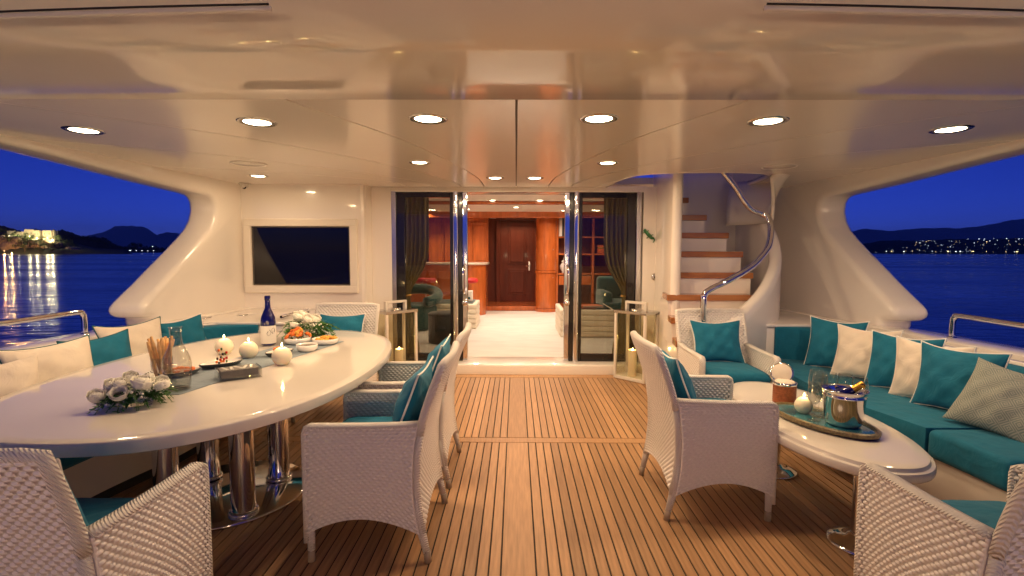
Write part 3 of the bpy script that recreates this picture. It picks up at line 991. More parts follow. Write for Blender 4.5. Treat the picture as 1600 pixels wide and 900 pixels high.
    ar = [(0.42 * math.cos(R(a)), 0.42 * math.sin(R(a))) for a in range(0, 361, 15)]
    lathe('seat', [(0, 0.42), (0.36, 0.42), (0.4, 0.38), (0.4, 0.05), (0.36, 0.02), (0, 0.02)], M['deep_teal'], t, 28)
    bm = bmesh.new()
    add_tube(bm, smooth_pts([(0.40 * math.cos(R(a)), 0.40 * math.sin(R(a)), 0.55 + 0.10 * math.sin(R(a)) * (a < 180)) for a in range(-50, 231, 20)], 3), 0.09, 10)
    bm_obj('backrest', bm, M['deep_teal'], t, True)
    t = thing('pouffe', 'dark drum pouffe just behind the left tinted pane', 'pouffe', (-1.02, 7.3, FZ))
    lathe('drum', [(0, 0.44), (0.21, 0.44), (0.235, 0.42), (0.235, 0.02), (0.21, 0), (0, 0)], M['dark_velvet'], t, 32)
    lathe('piping', [(0.236, 0.425), (0.243, 0.415), (0.236, 0.405)], M['dark_velvet'], t, 32)
    # curtains
    for s in (-1, 1):
        t = thing('curtain', 'olive gold curtain tied back behind the %s tinted pane' % ('left' if s < 0 else 'right'), 'curtain', (s * 1.28, 6.42, FZ), 0, 'tied back curtains behind the glass')
        NU, NV = 64, 26
        V, F = [], []
        for j in range(NV + 1):
            v = j / NV
            z = 0.02 + v * 2.1
            pinch = math.exp(-((z - 0.75) / 0.30) ** 2) if z > 0.75 else max(0.55, math.exp(-((z - 0.75) / 0.8) ** 2))
            wid = 0.36 - 0.24 * pinch
            for i in range(NU + 1):
                u = i / NU
                x = 0.17 - u * wid - 0.0 * pinch
                yy = 0.035 * (1 - 0.4 * pinch) * math.sin(u * 2 * math.pi * 6.5 + 0.6 * math.sin(3 * v)) + 0.012 * math.sin(u * 31 + 2 * v)
                V.append((s * x, yy, z))
        for j in range(NV):
            for i in range(NU):
                a = j * (NU + 1) + i
                F.append((a, a + 1, a + NU + 2, a + NU + 1))
        c = mesh_obj('cloth', V, F, M['curtain'], t, True)
        sd = c.modifiers.new('thickness', 'SOLIDIFY')
        sd.thickness = 0.004
        tube('tieback', [(s * (0.17 - 0.13 * k / 8), -0.055 * math.sin(math.pi * k / 8), 0.76) for k in range(9)], 0.014, M['gold'], t)
    # saloon downlights, one of them added to brighten the dark bookcase
    sl = None
    for i, (x, y, lab) in enumerate(((0.0, 6.75, 'lit round saloon downlight nearest the doors'), (-0.38, 8.3, 'left lit saloon downlight between the first beams'), (0.38, 8.3, 'right lit saloon downlight between the first beams'),
                                     (-1.7, 7.0, 'lit saloon downlight seen through the left pane'), (1.7, 7.0, 'lit saloon downlight seen through the right pane'),
                                     (-1.9, 10.6, 'lit saloon downlight above the bar'), (1.9, 10.0, 'lit saloon downlight above the teal sofa'), (0.95, 10.35, 'lit saloon downlight added to brighten the bookcase'), (-0.95, 10.05, 'lit saloon downlight over the bar stools'), (0, 9.6, 'lit saloon downlight between the last two beams'))):
        t = thing('ceiling_light', lab, 'ceiling light', (x, y, 2.238), 0, 'saloon downlights')
        lathe('rim', [(0.05, -0.006), (0.062, -0.006), (0.066, 0)], M['chrome'], t, 20)
        lathe('diffuser', [(0, -0.004), (0.045, -0.004), (0.05, -0.002)], M['lamp'], t, 20)
        lamp_light('lamp_light', (0, 0, -0.012), SALON_W * (1.2 if abs(x) < 0.5 else 1.5 if y > 9.8 else 0.8), (1.0, 0.79, 0.60), 0.09, t, 150)
    for x in (-0.2, 0.2):
        t = thing('ceiling_light', 'tiny lit vestibule light, %s of the pair over the far door' % ('left' if x < 0 else 'right'), 'ceiling light', (x, 11.9, 2.204), 0, 'vestibule lights')
        lathe('diffuser', [(0, -0.004), (0.035, -0.004), (0.04, 0)], M['lamp'], t, 16)
        lamp_light('lamp_light', (0, 0, -0.012), 3, (1.0, 0.74, 0.45), 0.06, t, 140)
build_salon()

# ------------------------------------------------------------------ spiral staircase
def build_stairs():
    t = thing('staircase', 'white staircase with varnished wooden treads curving up right', 'staircase', (2.0, 5.2, 0.0))
    o = Vector((2.0, 5.2, 0))
    steps = [(4.20, 0.20), (4.40, 0.41), (4.60, 0.62), (4.78, 0.81), (4.95, 1.01), (5.10, 1.22), (5.25, 1.43), (5.40, 1.625), (5.55, 1.82), (5.70, 2.02)]
    xl = [1.46, 1.46, 1.45, 1.455, 1.465, 1.62, 1.64, 1.65, 1.66, 1.67]
    xr = [1.75, 1.85, 1.95, 2.05, 2.30, 2.36, 2.32, 2.23, 2.05, 1.9]
    for k, (y, z) in enumerate(steps):
        nd = 0.34 if k < len(steps) - 1 else 0.3
        bm = bmesh.new()
        q = [(xl[k], y), (xr[k], y), (xr[k] + 0.02, y + nd), (xl[k] + 0.05, y + nd)]
        add_prism(bm, [(a - o.x, b - o.y) for a, b in q], z - 0.058, z)
        bevel_sharp(bm, 0.006, 2)
        bm_obj('tread', bm, M['teak_tread'], t)
        zl = (steps[k - 1][1] if k else 0) - 0.06
        q = [(xl[k] + 0.02, y + 0.025), (xr[k] - 0.015, y + 0.025), (xr[k] - 0.015, y + nd - 0.005), (xl[k] + 0.03, y + nd - 0.005)]
        prism('riser', [(a - o.x, b - o.y) for a, b in q], max(0.0, zl), z - 0.059, M['gelcoat'], t)
    # curved outer stringer wall
    path = [(1.55, 4.22, 0.66), (1.62, 4.30, 0.74), (1.80, 4.36, 0.83), (1.99, 4.46, 0.94), (2.24, 4.66, 1.10), (2.44, 4.88, 1.28), (2.56, 5.08, 1.43), (2.63, 5.30, 1.62), (2.64, 5.50, 1.79), (2.64, 5.75, 2.05), (2.66, 6.0, 2.24), (2.7, 6.22, 2.40)]
    P = smooth_pts(path, 5)
    V, F = [], []
    n = len(P)
    for i, p in enumerate(P):
        tg = (P[min(i + 1, n - 1)] - P[max(i - 1, 0)])
        nrm = Vector((tg.y, -tg.x, 0)).normalized()
        sec = []
        w = 0.055
        for (a, z) in ((1, 0.0), (1, p.z - 0.10), (1, p.z - 0.035), (0.75, p.z - 0.01), (0.35, p.z), (-0.35, p.z), (-0.75, p.z - 0.01), (-1, p.z - 0.035), (-1, p.z - 0.1), (-1, 0.0)):
            fl = max(0.0, (p.z - 1.75)) * 0.0
            sec.append((p.x + nrm.x * w * a + fl - o.x, p.y + nrm.y * w * a - o.y, z))
        V += sec
    m = 10
    for i in range(n - 1):
        for j in range(m):
            F.append((i * m + j, i * m + (j + 1) % m, (i + 1) * m + (j + 1) % m, (i + 1) * m + j))
    F.append(tuple(range(m)))
    F.append(tuple(range((n - 1) * m, n * m))[::-1])
    s = mesh_obj('stringer_wall', V, F, M['gelcoat'], t, True)
    bm = bmesh.new(); bm.from_mesh(s.data); bmesh.ops.recalc_face_normals(bm, faces=bm.faces); bm.to_mesh(s.data); bm.free()
    set_angle_smooth(s, 50)
    # flared hanging panel above the stringer
    V, F = [], []
    N, K = 18, 10
    for j in range(K + 1):
        v = j / K
        z = 1.72 + 0.47 * v
        for i in range(N + 1):
            u = i / N
            a = R(-45 + 100 * u)
            r = 0.52 + 0.16 * v ** 3
            V.append((2.06 + r * math.cos(a) - o.x, 5.32 + r * math.sin(a) * 1.1 - o.y, z if u > 0.25 else z + (0.25 - u) * 1.6 * (1 - v)))
    for j in range(K):
        for i in range(N):
            a = j * (N + 1) + i
            F.append((a, a + 1, a + N + 2, a + N + 1))
    h = mesh_obj('flared_panel', V, F, M['gelcoat'], t, True)
    sd = h.modifiers.new('thickness', 'SOLIDIFY')
    sd.thickness = 0.03
    hr = thing('handrail', 'bent polished tube handrail sweeping up the staircase', 'handrail', (1.60, 4.37, 0.60))
    pts = [(1.605, 4.37, 0.60), (1.605, 4.37, 1.00), (1.612, 4.375, 1.055), (1.66, 4.385, 1.10), (1.84, 4.42, 1.185), (2.08, 4.53, 1.30), (2.27, 4.70, 1.42), (2.36, 4.80, 1.51), (2.43, 4.93, 1.66), (2.42, 4.97, 1.75),
           (2.37, 4.99, 1.795), (2.28, 4.99, 1.83), (2.20, 4.98, 1.90), (2.08, 4.96, 2.06), (1.95, 4.94, 2.20), (1.80, 4.93, 2.40)]
    tube('rail_tube', [(p.x - 1.60, p.y - 4.37, p.z - 0.60) for p in smooth_pts(pts, 6)], 0.028, M['chrome'], hr, 14)
    lathe('foot_flange', [(0, 0.012), (0.04, 0.012), (0.045, 0), (0, 0)], M['chrome'], hr, 16, (0.005, 0, 0.115))
    # reptile ornament and switch on the wall right of the doors
    t = thing('lizard_ornament', 'small green enamel lizard ornament on the white wall right of the doors', 'ornament', (1.545, 5.985, 1.61))
    tube('body', smooth_pts([(-0.05, -0.012, 0.055), (-0.03, -0.016, 0.03), (0.0, -0.018, 0.0), (0.025, -0.014, -0.025), (0.05, -0.01, -0.03), (0.06, -0.008, -0.055), (0.045, -0.008, -0.08)], 4),
         [0.008 + 0.014 * math.sin(math.pi * min(1, (k + 2) / 20)) if k < 16 else 0.010 - 0.0007 * (k - 16) for k in range(25)], M['lizard'], t, 8)
    lathe('head', [(0, -0.02), (0.018, -0.01), (0.02, 0.0), (0.01, 0.02), (0, 0.024)], M['lizard'], t, 10, (-0.052, -0.014, 0.058))
    for (a, b, c, d) in ((-0.03, 0.03, -0.075, 0.03), (-0.03, 0.03, -0.01, 0.06), (0.01, -0.01, -0.03, -0.03), (0.01, -0.01, 0.045, 0.01)):
        tube('leg', [(a, -0.012, b), ((a + c) / 2, -0.012, (b + d) / 2 + 0.008), (c, -0.008, d)], 0.006, M['lizard'], t, 6)
    t = thing('door_switch', 'small round steel door switch on the wall below the lizard', 'switch', (1.622, 5.985, 1.13))
    rx = Matrix.Rotation(R(90), 3, 'X')
    lathe('plate', [(0, 0.012), (0.03, 0.012), (0.04, 0.006), (0.042, 0), (0, 0)], M['steel'], t, 24, (0, 0, 0), rx)
    lathe('button', [(0, 0.02), (0.016, 0.019), (0.018, 0.012), (0, 0.012)], M['bezel'], t, 16, (0, -0.0002, 0), rx)
build_stairs()

# ------------------------------------------------------------------ wicker armchairs
CELL, ROW, HOLE = 0.030, 0.0155, 0.24
def weave(U, V):
    j = np.floor(V / ROW)
    a = 0.5 + 0.5 * np.cos(2 * np.pi * (U / CELL + 0.5 * np.mod(j, 2)))
    b = np.abs(np.sin(np.pi * V / ROW)) ** 0.55
    return a ** 0.55 * b

def woven_panel(name, fn, lu, lv, thick, parent, flip=False, amp=0.0072):
    """fn(u, v) -> mid surface; returns a closed panel woven on both faces"""
    nr = max(4, int(round(lv / ROW)))
    nc = max(4, int(round(lu / CELL)))
    nv, nu = nr * 4, nc * 8
    u = np.linspace(0, 1, nu + 1)
    v = np.linspace(0, 1, nv + 1)
    UU, VV = np.meshgrid(u, v)
    Pm = fn(UU, VV)                       # (nv+1, nu+1, 3)
    du = np.gradient(Pm, axis=1)
    dv = np.gradient(Pm, axis=0)
    N = np.cross(du, dv)
    N /= np.linalg.norm(N, axis=2, keepdims=True) + 1e-12
    if flip: N = -N
    uu, vv = UU * nc * CELL, VV * nr * ROW
    edge = np.minimum(np.minimum(UU, 1 - UU) * lu, np.minimum(VV, 1 - VV) * lv)
    fade = np.clip(edge / 0.004, 0, 1)
    h = (weave(uu, vv) * fade * amp)[..., None]
    A = Pm + N * (thick / 2 - amp * 0.6 + h)
    B = Pm - N * (thick / 2 - amp * 0.6 + (weave(uu + CELL / 2, vv) * fade * amp)[..., None])
    nn = (nu + 1) * (nv + 1)
    verts = np.concatenate([A.reshape(-1, 3), B.reshape(-1, 3)])
    idx = np.arange(nn).reshape(nv + 1, nu + 1)
    q = np.stack([idx[:-1, :-1], idx[:-1, 1:], idx[1:, 1:], idx[1:, :-1]], -1).reshape(-1, 4)
    qb = q[:, ::-1] + nn
    if flip:
        q, qb = q[:, ::-1], qb[:, ::-1]
    loop = np.concatenate([idx[0, :-1], idx[:-1, -1], idx[-1, :0:-1], idx[:0:-1, 0]])
    nx = np.roll(loop, -1)
    r = np.stack([loop, loop + nn, nx + nn, nx], -1)
    if flip: r = r[:, ::-1]
    # real openings where no strand crosses
    wa = (weave(uu, vv) * fade + (1 - fade) * 9)
    wb = (weave(uu + CELL / 2, vv) * fade + (1 - fade) * 9)
    ka = np.stack([wa[:-1, :-1], wa[:-1, 1:], wa[1:, 1:], wa[1:, :-1]], -1).mean(-1).ravel() > HOLE
    kb = np.stack([wb[:-1, :-1], wb[:-1, 1:], wb[1:, 1:], wb[1:, :-1]], -1).mean(-1).ravel() > HOLE
    faces = np.concatenate([q[ka], qb[kb], r])
    # plain liner between the two woven faces, seen dimly through the openings
    lin = Pm[::4, ::8]
    lb = len(verts)
    li = np.arange(lin.shape[0] * lin.shape[1]).reshape(lin.shape[:2]) + lb
    verts = np.concatenate([verts, (lin + N[::4, ::8] * 0.004).reshape(-1, 3)])
    faces = np.concatenate([np.stack([li[:-1, :-1], li[:-1, 1:], li[1:, 1:], li[1:, :-1]], -1).reshape(-1, 4), faces])
    me = bpy.data.meshes.new(name)
    me.vertices.add(len(verts))
    me.vertices.foreach_set('co', verts.astype(np.float32).ravel())
    me.loops.add(faces.size)
    me.loops.foreach_set('vertex_index', faces.astype(np.int32).ravel())
    me.polygons.add(len(faces))
    me.polygons.foreach_set('loop_start', np.arange(0, faces.size, 4, dtype=np.int32))
    sm = np.ones(len(faces), dtype=bool)
    sm[-len(r):] = False
    me.polygons.foreach_set('use_smooth', sm)
    me.update(calc_edges=True)
    me.validate()
    me.materials.append(M['wicker'])
    o = bpy.data.objects.new(name, me)
    return link(o, parent)

def yb(z):
    """rear profile of the chair (local y, front is +y)"""
    zs = [0.0, 0.12, 0.26, 0.42, 0.55, 0.66, 0.80, 0.93]
    ys = [-0.275, -0.245, -0.218, -0.212, -0.222, -0.244, -0.290, -0.345]
    return np.interp(z, zs, ys)
def yb_s(z):
    return (yb(z - 0.05) + 2 * yb(z) + yb(z + 0.05)) / 4

def fabric_cushion(name, w, d, h, m, parent, loc, seed=0):
    """soft seat cushion, rounded edges, slightly domed"""
    n = 22
    rs = np.random.RandomState(seed)
    V, F = [], []
    def prof(t):
        return np.sign(t) * (1 - (1 - abs(t)) ** 1.0)
    g = np.linspace(-1, 1, n + 1)
    g = np.sign(g) * np.abs(g) ** 0.75
    for side in (1, -1):
        for y in g:
            for x in g:
                e = (1 - abs(x) ** 7) * (1 - abs(y) ** 7)
                z = side * h / 2 * (max(e, 0) ** 0.38) * (1 + (0.16 if side > 0 else 0) * (1 - x * x) * (1 - y * y))
                k = 1 - 0.035 * (abs(x * y)) ** 4
                V.append((x * w / 2 * k, y * d / 2 * k, z + 0.0015 * math.sin(9 * x + seed) * math.cos(7 * y) * e))
    N = n + 1
    for j in range(n):
        for i in range(n):
            a = j * N + i
            F.append((a, a + 1, a + N + 1, a + N))
            b = a + N * N
            F.append((b, b + N, b + N + 1, b + 1))
    o = mesh_obj(name, V, F, m, parent, True)
    o.location = loc
    bm = bmesh.new(); bm.from_mesh(o.data); bmesh.ops.remove_doubles(bm, verts=bm.verts, dist=1e-5); bm.to_mesh(o.data); bm.free()
    return o

def make_chair(name, label):
    t = thing(name, label, 'armchair', group='white wicker armchairs')
    Wd, T = 0.60, 0.040
    top = 0.632
    for s in (-1, 1):
        def side(u, v, s=s):
            yf = 0.285
            z0 = 0.135 + 0.075 * np.sin(np.pi * np.clip(u, 0, 1)) ** 0.8
            zt = top + 0.012 * (1 - u) ** 3
            z = z0 + (zt - z0) * v
            y = yb_s(z) + 0.012 + (yf - yb_s(z) - 0.012) * u
            x = s * (Wd / 2 - T / 2 + 0.012 * np.sin(np.pi * v) * 0.5) + 0 * u
            return np.stack([x, y, z], -1)
        woven_panel('side_panel', side, 0.52, 0.48, T, t, flip=(s < 0))
        # wrapped arm cap, turning down the front edge
        pts = [(s * (Wd / 2 - T / 2), y, top + 0.006 + 0.012 * max(0, (0.28 - y) / 0.5) ** 3) for y in np.linspace(-0.225, 0.265, 9)]
        pts += [(s * (Wd / 2 - T / 2), 0.283, top - 0.004), (s * (Wd / 2 - T / 2), 0.288, top - 0.025)] + [(s * (Wd / 2 - T / 2), 0.288, z) for z in (0.5, 0.3, 0.10)]
        bm = bmesh.new()
        P = pts
        n = 8
        rings = []
        for i, p in enumerate(P):
            p = Vector(p)
            tg = Vector(P[min(i + 1, len(P) - 1)]) - Vector(P[max(i - 1, 0)])
            tg.normalize()
            wv = Vector((1, 0, 0))
            nv = tg.cross(wv)
            ring = []
            for a, b in ((-1, -0.6), (-1, 0.3), (-0.75, 0.85), (0, 1), (0.75, 0.85), (1, 0.3), (1, -0.6), (0, -1)):
                ring.append(bm.verts.new(p + wv * a * (T / 2 + 0.0045) + nv * -b * 0.0125 * -1))
            rings.append(ring)
        for A, B in zip(rings, rings[1:]):
            for k in range(n):
                bm.faces.new((A[k], A[(k + 1) % n], B[(k + 1) % n], B[k]))
        bm.faces.new(rings[0]); bm.faces.new(rings[-1])
        bm_obj('armrest', bm, M['wicker_wrap'], t, True)
        for yy, dz in ((0.268, 0), (None, 0)):
            if yy is not None:
                pl = [(s * (Wd / 2 - 0.024), 0.272, 0.22), (s * (Wd / 2 - 0.024), 0.272, 0.04)]
            else:
                pl = [(s * (Wd / 2 - 0.024), float(yb_s(z)) + 0.004, z) for z in (0.30, 0.2, 0.12, 0.045)]
            lg = tube('leg', pl, [0.020] * (len(pl) - 1) + [0.0165], M['wicker_wrap'], t, 10)
            e = pl[-1]
            tube('foot_cap', [(e[0], e[1], 0.055), (e[0], e[1] - (0.006 if yy is None else 0), 0.0)], 0.0175, M['foot_cap'], lg, 10)
    def back(u, v):
        z0 = 0.15 + 0.05 * np.sin(np.pi * u) ** 0.8
        z = z0 + (0.915 - z0) * v
        x = (u - 0.5) * (Wd - 0.055 + 0.02 * v)
        y = yb_s(z) + 0.0 - 0.022 * np.sin(np.pi * u) * np.clip((v - 0.5) * 2, 0, 1)
        return np.stack([x, y, z], -1)
    woven_panel('backrest', back, 0.545, 0.77, 0.034, t)
    # wrapped band round the edge of the backrest
    e = []
    for z in np.linspace(0.60, 0.915, 7):
        v = (z - 0.15) / 0.765
        e.append((-(Wd - 0.055 + 0.02 * v) / 2, float(yb_s(z)), float(z)))
    for k in range(1, 10):
        u = k / 10
        e.append(((u - 0.5) * (Wd - 0.035), float(yb_s(0.915)) - 0.022 * math.sin(math.pi * u), 0.921))
    for z in np.linspace(0.915, 0.60, 7):
        v = (z - 0.15) / 0.765
        e.append(((Wd - 0.055 + 0.02 * v) / 2, float(yb_s(z)), float(z)))
    tube('back_edge', e, 0.0195, M['wicker_wrap'], t, 10)
    lo = [( sx * (Wd / 2 - 0.024), float(yb_s(z)), z) for sx in (1,) for z in (0.62, 0.5, 0.36, 0.24, 0.14)]
    for sx in (-1, 1):
        tube('corner_post', [(sx * abs(a), b, c) for a, b, c in lo], 0.0185, M['wicker_wrap'], t, 10)
    def apron(u, v):
        z0 = 0.20 + 0.055 * np.sin(np.pi * u) ** 0.8
        z = z0 + (0.405 - z0) * v
        return np.stack([(u - 0.5) * (Wd - 0.07), 0.268 + 0 * u, z], -1)
    woven_panel('apron', apron, 0.53, 0.17, 0.02, t, flip=True)
    box('seat_base', (0, 0.025, 0.398), (Wd - 0.085, 0.47, 0.03), M['wicker_wrap'], t)
    fabric_cushion('seat_cushion', Wd - 0.078, 0.50, 0.112, M['teal'], t, (0, 0.035, 0.468), 1)
    return t

chair_proto = make_chair('wicker_armchair', 'white wicker armchair seen from behind at the near end of the dining table')
def place_chairs():
    L = [((-1.455, 1.565), 0, None),
         ((-0.665, 2.535), 90, 'white wicker armchair at the dining table with its whole side panel in view'),
         ((-0.665, 3.275), 90, 'white wicker armchair half hidden between its twin and the left lantern'),
         ((-1.575, 4.43), 180, 'white wicker armchair at the far head of the dining table below the television'),
         ((1.075, 2.92), -90, 'white wicker armchair with its back to the walkway, left of the coffee table'),
         ((1.668, 4.06), 180, 'white wicker armchair in front of the staircase, facing the coffee table'),
         ((1.60, 1.59), 0, 'white wicker armchair seen from behind at the near end of the coffee table')]
    for i, ((x, y), a, lab) in enumerate(L):
        o = chair_proto if i == 0 else copy_tree(chair_proto)
        o.location = (x, y, 0)
        o.rotation_euler = (0, 0, R(a))
        if lab: o['label'] = lab
place_chairs()

# ------------------------------------------------------------------ pillows
def pillow(label, loc, yaw, lean, fabric, piping, w=0.44, h=0.44, d=0.15, roll=0.0, seed=0, group=None, name='pillow'):
    """loc: middle of the bottom edge; yaw: direction of the face normal in plan; lean: degrees tilted back"""
    t = thing(name, label, 'pillow', loc, 0, group)
    nrm = Matrix.Rotation(R(yaw), 4, 'Z') @ Matrix.Rotation(R(-lean), 4, 'Y') @ Matrix.Rotation(R(roll), 4, 'X')
    t.rotation_euler = nrm.to_euler()
    n = 26
    rs = random.Random(seed)
    ph = [rs.uniform(0, 6.28) for _ in range(6)]
    g = [math.sin(math.pi / 2 * (-1 + 2 * i / n)) for i in range(n + 1)]
    V, F, UV = [], [], []
    def outline(a, b):
        y = a * w / 2 * (1 - 0.115 * (1 - b * b) + 0.012 * math.sin(3 * b + ph[0]))
        z = b * h / 2 * (1 - 0.115 * (1 - a * a) + 0.014 * math.sin(3 * a + ph[1]))
        # centre of the upper edge sags a little
        z -= 0.018 * h * (b > 0) * b * (1 - a * a)
        return y, z + h / 2
    for side in (1, -1):
        for b in g:
            for a in g:
                y, z = outline(a, b)
                e = max(0.0, (1 - a * a) * (1 - b * b))
                x = side * d / 2 * e ** 0.52 * (1.0 - 0.12 * b)
                x += 0.0075 * e ** 0.4 * (math.sin(7 * a + 5 * b + ph[2]) * math.sin(4 * b - 3 * a + ph[3]) + 0.6 * math.sin(11 * a - 8 * b + ph[4]))
                V.append((x, y, z)); UV.append((a * w / 2, b * h / 2))
    N = n + 1
    for j in range(n):
        for i in range(n):
            q = j * N + i
            F.append((q, q + 1, q + N + 1, q + N))
            r = q + N * N
            F.append((r, r + N, r + N + 1, r + 1))
    mesh_obj('cover', V, F, fabric, t, True, UV)
    if piping:
        edge = [(a, -1) for a in g[:-1]] + [(1, b) for b in g[:-1]] + [(a, 1) for a in g[:0:-1]] + [(-1, b) for b in g[:0:-1]]
        tube('piping', [(0.0, *outline(a, b)) for a, b in edge], 0.0048, piping, t, 6, True)
    return t

def place_pillows():
    T, C = M['teal'], M['cream']
    WP, DP = M['piping_white'], M['piping_dark']
    G1 = 'teal pillows on the wicker armchairs'
    def cp(cx, cy, a, lab, seed, lift=0.515, back=0.085, roll=0):
        f = Vector((math.cos(R(a + 90)), math.sin(R(a + 90))))
        p = Vector((cx, cy)) - f * back
        pillow(lab, (p.x, p.y, lift), a + 90, 21, T, WP, 0.42, 0.365, 0.14, roll, seed, G1)
    cp(-1.455, 1.565, 0, 'teal pillow peeking out in the nearest dining armchair', 1)
    cp(-0.665, 2.535, 90, 'teal pillow in the dining armchair whose side panel is in full view', 2)
    cp(-0.665, 3.275, 90, 'teal pillow topmost behind its neighbour, in the half hidden dining armchair', 3)
    cp(-1.575, 4.43, 180, 'teal pillow in the armchair at the far head of the dining table', 4, back=0.06)
    cp(1.075, 2.92, -90, 'teal pillow in the armchair with its back to the walkway', 5)
    cp(1.668, 4.06, 180, 'teal pillow in the armchair in front of the staircase', 6)
    S = 'pillows on the right sofa'
    z = 0.457
    pillow('teal white-piped pillow at the far left corner of the right sofa', (2.60, 4.17, z), 214, 10, T, WP, 0.45, 0.43, 0.13, 0, 11, S)
    pillow('cream pillow between the two farther teal pillows of the right sofa', (2.62, 3.84, z), 218, 15, C, WP, 0.43, 0.41, 0.12, 0, 12, S)
    pillow('large teal white-piped pillow in the middle of the right sofa', (2.66, 3.52, z), 214, 15, T, WP, 0.44, 0.41, 0.13, 0, 13, S)
    pillow('cream pillow squeezed between the two nearer teal pillows of the right sofa', (2.65, 3.27, z), 206, 9, C, WP, 0.44, 0.40, 0.12, 0, 14, S)
    pillow('largest teal white-piped pillow, overlapped by the grey patterned pillow', (2.63, 3.05, z), 203, 12, T, WP, 0.45, 0.41, 0.14, 0, 15, S)
    pillow('grey fretwork patterned pillow leaning at the near end of the right sofa', (2.53, 2.70, z), 205, 32, M['grey_fabric'], None, 0.44, 0.41, 0.16, -8, 16, S)
    pillow('cream pillow behind the grey patterned pillow at the right edge', (2.88, 2.62, z + 0.02), 195, 16, C, WP, 0.44, 0.42, 0.15, 0, 17, S)
    S = 'pillows on the left banquette'
    pillow('plain cream pillow at the left edge, nearest on the banquette', (-2.66, 2.55, z), -32, 22, C, None, 0.44, 0.42, 0.16, 0, 21, S)
    pillow('cream pillow with dark piping beside the nearest plain cream pillow', (-2.72, 3.02, z - 0.01), -22, 20, C, DP, 0.47, 0.45, 0.16, 2, 22, S)
    pillow('teal pillow standing behind the breadstick jar', (-2.76, 3.42, z - 0.01), -24, 18, T, DP, 0.42, 0.42, 0.15, 3, 23, S)
    pillow('cream dark-piped pillow behind the carafe', (-2.82, 3.80, z), -26, 18, C, DP, 0.46, 0.45, 0.15, 2, 24, S)
    pillow('teal pillow at the far end of the left banquette', (-2.74, 4.22, z - 0.02), -30, 16, T, WP, 0.43, 0.44, 0.15, 4, 25, S)
place_pillows()

# ------------------------------------------------------------------ sofas
def offset_path(P, d):
    out = []
    n = len(P)
    for i in range(n):
        tg = (P[min(i + 1, n - 1)] - P[max(i - 1, 0)])
        nn = Vector((tg.y, -tg.x, 0)).normalized()
        out.append(P[i] + nn * d)
    return out

def ribbon(name, A, B, z0, z1, m, parent, bevel=0.0, ends=0.0, crown=0.0):
    """solid between two plan polylines"""
    poly = [(p.x, p.y) for p in A] + [(p.x, p.y) for p in B[::-1]]
    bm = bmesh.new()
    n = len(A)
    rings = []
    sec = [(0, 0), (1, 0), (1, 1), (0, 1)]
    for a, b in zip(A, B):
        rings.append([bm.verts.new((*(a.xy.lerp(b.xy, s)), z0 + (z1 - z0) * t)) for s, t in sec])
    for X, Y in zip(rings, rings[1:]):
        for k in range(4):
            bm.faces.new((X[k], X[(k + 1) % 4], Y[(k + 1) % 4], Y[k]))
    bm.faces.new(rings[0]); bm.faces.new(rings[-1][::-1])
    if bevel:
        bevel_sharp(bm, bevel, 4, 50)
    o = bm_obj(name, bm, m, parent)
    set_angle_smooth(o, 70)
    return o

def build_sofas():
    # right: U-curved banquette
    for s in (1, -1):
        back = smooth_pts([(2.36, 4.66, 0), (2.56, 4.63, 0), (2.78, 4.52, 0), (2.93, 4.30, 0), (2.99, 3.95, 0), (3.01, 3.4, 0), (3.03, 2.7, 0), (3.05, 2.0, 0), (3.07, 0.6, 0)], 8)
        front = smooth_pts([(2.22, 4.22, 0), (2.20, 4.10, 0), (2.17, 3.95, 0), (2.15, 3.75, 0), (2.15, 3.55, 0), (2.17, 3.2, 0), (2.27, 2.7, 0), (2.30, 2.0, 0), (2.32, 0.6, 0)], 8)
        lab = 'long curved teal cushioned sofa on a cream base along the right side' if s > 0 else 'curved teal banquette along the left side behind the dining table'
        t = thing('sofa', lab, 'sofa', (s * 2.6, 3.0, 0.0))
        org = Vector((s * 2.6, 3.0, 0))
        cv = lambda L: [Vector((s * p.x, p.y, 0)) - org for p in L]
        bk, fr = cv(back), cv(front)
        inner = [b.lerp(f, 0.13) for b, f in zip(bk, fr)]
        base_f = [f.lerp(b, 0.05) for b, f in zip(bk, fr)]
        toe_f = [f.lerp(b, 0.12) for b, f in zip(bk, fr)]
        ribbon('plinth', bk, toe_f, 0.0, 0.08, M['rubber'], t)
        ribbon('base', bk, base_f, 0.081, 0.30, M['lacquer_matt'], t, 0.012)
        n = len(bk)
        cuts = [0, 47, n - 12, n - 1]
        gapi = 0
        for a, b in zip(cuts, cuts[1:]):
            if b - a < 2: continue
            ribbon('seat_cushion', [p for p in inner[a:b + 1]], fr[a:b + 1], 0.302, 0.465, M['teal'], t, 0.035)
        bt = [b.lerp(f, -0.04) for b, f in zip(bk, fr)]
        m1 = [b.lerp(f, 0.155) for b, f in zip(bk, fr)]
        for a, b in ((0, 20), (20, 40), (40, n - 12), (n - 12, n - 1)):
            A2 = [p for p in bt[a:b + 1]]
            B2 = [p for p in m1[a:b + 1]]
            ribbon('back_cushion', A2, B2, 0.44, 0.755, M['teal'], t, 0.045)
        out1 = [b.lerp(f, -0.045) for b, f in zip(bk, fr)]
        out2 = [b.lerp(f, -0.11) for b, f in zip(bk, fr)]
        ribbon('back_coaming', out2, out1, 0.0, 0.765, M['gelcoat'], t, 0.012)
build_sofas()

# ------------------------------------------------------------------ tables
def superell(a, b, p, n=96):
    out = []
    for k in range(n):
        t = 2 * math.pi * k / n
        c, s = math.cos(t), math.sin(t)
        out.append((a * math.copysign(abs(c) ** (2 / p), c), b * math.copysign(abs(s) ** (2 / p), s)))
    return out

